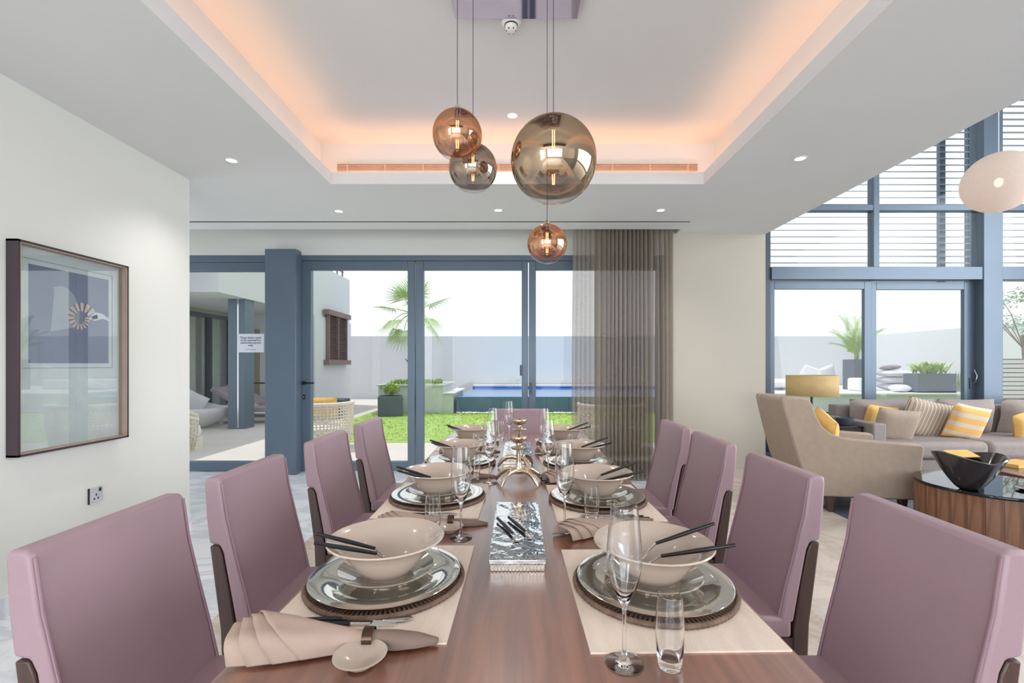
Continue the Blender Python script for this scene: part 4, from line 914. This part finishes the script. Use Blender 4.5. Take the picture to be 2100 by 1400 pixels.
# raised pool deck on the right
dk = struct(B(6.9, 12.4, 12.6, 17.4, -.02, .45).build('raised_deck', 'render_'), 'raised sun deck beyond the lounge window', 'deck')
B(6.86, 12.4, 12.52, 17.4, .45, .49).build('deck_coping', 'white', dk)
DZ = .49
p = at(1757, 800, 14.4)
boxplanter('tall_planter', 'tall slate planter on the sun deck', p.x, 14.4, .52, .52, DZ, .93)
ap = thing('areca_palm', 'feathery green palm in the tall slate planter', 'palm', (p.x, 14.4, DZ + .94))
def feather(L, bend, n=26):
    mb = MB(); P_ = lambda t: Vector((bend * t * t * L, 0, L * (t - .35 * bend * t * t)))
    mb.tube([P_(k / 6) for k in range(7)], [.014, .012, .01, .008, .006, .005, .003], 4)
    for k in range(n):
        t = .22 + .78 * k / n; b = P_(t); tg = (P_(min(1, t + .02)) - P_(t - .02)).normalized(); ln = .30 * L * (1 - .6 * t) + .05
        for s in (-1, 1):
            d = (Vector((0, s, 0)) + tg * .8).normalized(); e = b + d * ln + Vector((0, 0, -.06)); q = tg * .014
            mb.add([b - q, b + d * ln * .5 + q, e, b + d * ln * .5 - q], [(0, 1, 2, 3)])
    return mb
fms = [feather(L, b_).mesh('frond', 'palm') for L, b_ in ((1.5, .30), (1.15, .6), (.8, 1.0))]
for k, (az, i) in enumerate(((2.9, 0), (.5, 0), (3.3, 1), (1.2, 0), (4.2, 1), (.1, 1), (3.0, 2), (5.2, 1), (2.2, 1), (3.9, 2))): link('frond', fms[i], ap, (.05 * math.cos(k), .05 * math.sin(k), 0), (0, 0, az))
for k in range(4): MB().tube([(.06 * math.cos(k * 1.6), .06 * math.sin(k * 1.6), 0), (.08 * math.cos(k * 1.6), .08 * math.sin(k * 1.6), .7)], .016, 5).build('cane', 'green', ap)
p = at(1912, 812, 13.0)
boxplanter('low_planter', 'low wide slate planter on the sun deck edge', p.x, 13.1, 1.06, .5, DZ, .52)
sp = thing('spiky_plant', 'bright green spiky plant in the low slate planter', 'plant', (p.x, 13.1, DZ + .527))
tufts(MB(), 26, -.40, .40, -.15, .15, 0, .10, .36, .34, .026, 6).build('leaves', 'green', sp, kind='stuff')
p = at(1961, 810, 13.2)
ag = thing('grassy_plant', 'pale upright grassy plant right of the low planter', 'plant', (p.x + .1, 13.3, DZ))
tufts(MB(), 8, -.1, .1, -.1, .1, 0, .3, .62, .16, .014, 8).build('leaves', 'paleleaf', ag, kind='stuff')
def sp_pil(px_, py_, Y, rot, wd, ht, th, lab, mat='white'):
    q = at(px_, py_, Y); return pillow(q, rot, wd, ht, th, mat, lab, group='cushions on the sun deck')
db_ = thing('daybed', 'white low daybed on the sun deck behind the lamp shade', 'daybed', (9.0, 15.2, DZ))
B(-1.1, .85, -.6, .6, 0, .30).build('mattress', 'white', db_, bevel=.06, seg=3)
sp_pil(1660, 764, 15.42, (.3, .35, .1), .62, .45, .18, 'white pillow on the daybed, left of the crossed pair')
sp_pil(1694, 764, 15.0, (.3, -.35, 0), .62, .45, .18, 'white pillow on the daybed, right of the crossed pair')
sp_pil(1602, 788, 14.2, (1.35, 0, .1), .8, .6, .25, 'white floor cushion at the left end of the sun deck')
pf = tag(MB().box(-.25, .25, -.25, .25, 0, .38).build('pouf', 'white', loc=(10.14, 13.75, DZ), bevel=.07, seg=4), 'white square pouf in front of the tall planter', 'pouf')
for k, (x_, y_, z_, wd, th) in enumerate(((11.42, 14.05, .60, .84, .20), (11.40, 14.08, .80, .86, .20), (11.36, 14.05, 1.00, .80, .20), (10.80, 13.15, .60, .40, .20))):
    pillow((x_, y_, z_), (PI / 2, 0, .06 * k), wd, .60 if k < 3 else .4, th, 'white', ('bottom white floor cushion of the pile beside the low planter', 'middle white floor cushion of the pile beside the low planter', 'top white floor cushion of the pile beside the low planter', 'small white floor cushion in front of the pile, left of the low planter')[k], group='cushions on the sun deck')
pillow((11.25, 14.05, 1.18), (PI / 2 - .15, 0, .3), .45, .4, .14, 'lounger', 'grey scatter cushion lying on the white cushion pile', group='cushions on the sun deck')
# slatted fence and tree at far right
fe = thing('slat_fence', 'pale horizontal slat fence at the far right', 'fence', (0, 0, 0))
B(8.6, 12.0, 9.025, 9.035, .05, 1.38).build('backing', 'planter', fe)  # dark sheet added to draw the shade between the slats
me = B(8.6, 12.0, 8.98, 9.02, 0, .066).mesh('slat', 'fence')
for k in range(15): link('slat', me, fe, (0, 0, .10 + k * .085))
for x in (8.65, 10.2, 11.9): B(x, x + .06, 9.035, 9.09, 0, 1.4).build('post', 'fence', fe)
tr = thing('leafy_tree', 'pale leafed tree at the right edge, beyond the lounge window', 'tree', (10.85, 9.95, 0))
MB().tube([(0, 0, 0), (.05, 0, 1.0), (-.05, 0, 1.9)], [.07, .055, .04], 8).build('trunk', 'bark', tr, 60)
rnd = random.Random(21)
for k in range(9):
    a = k * .7; e = Vector((math.cos(a) * .75, math.sin(a) * .6, 2.0 + .12 * k))
    MB().tube([(-.03, 0, 1.6), e * .6 + Vector((0, 0, .75)), e], [.012, .009, .004], 5).build('branch', 'bark', tr)
    leafball(MB(), e, .36, .22, 260, .034, k).build('foliage', 'paleleaf', tr)
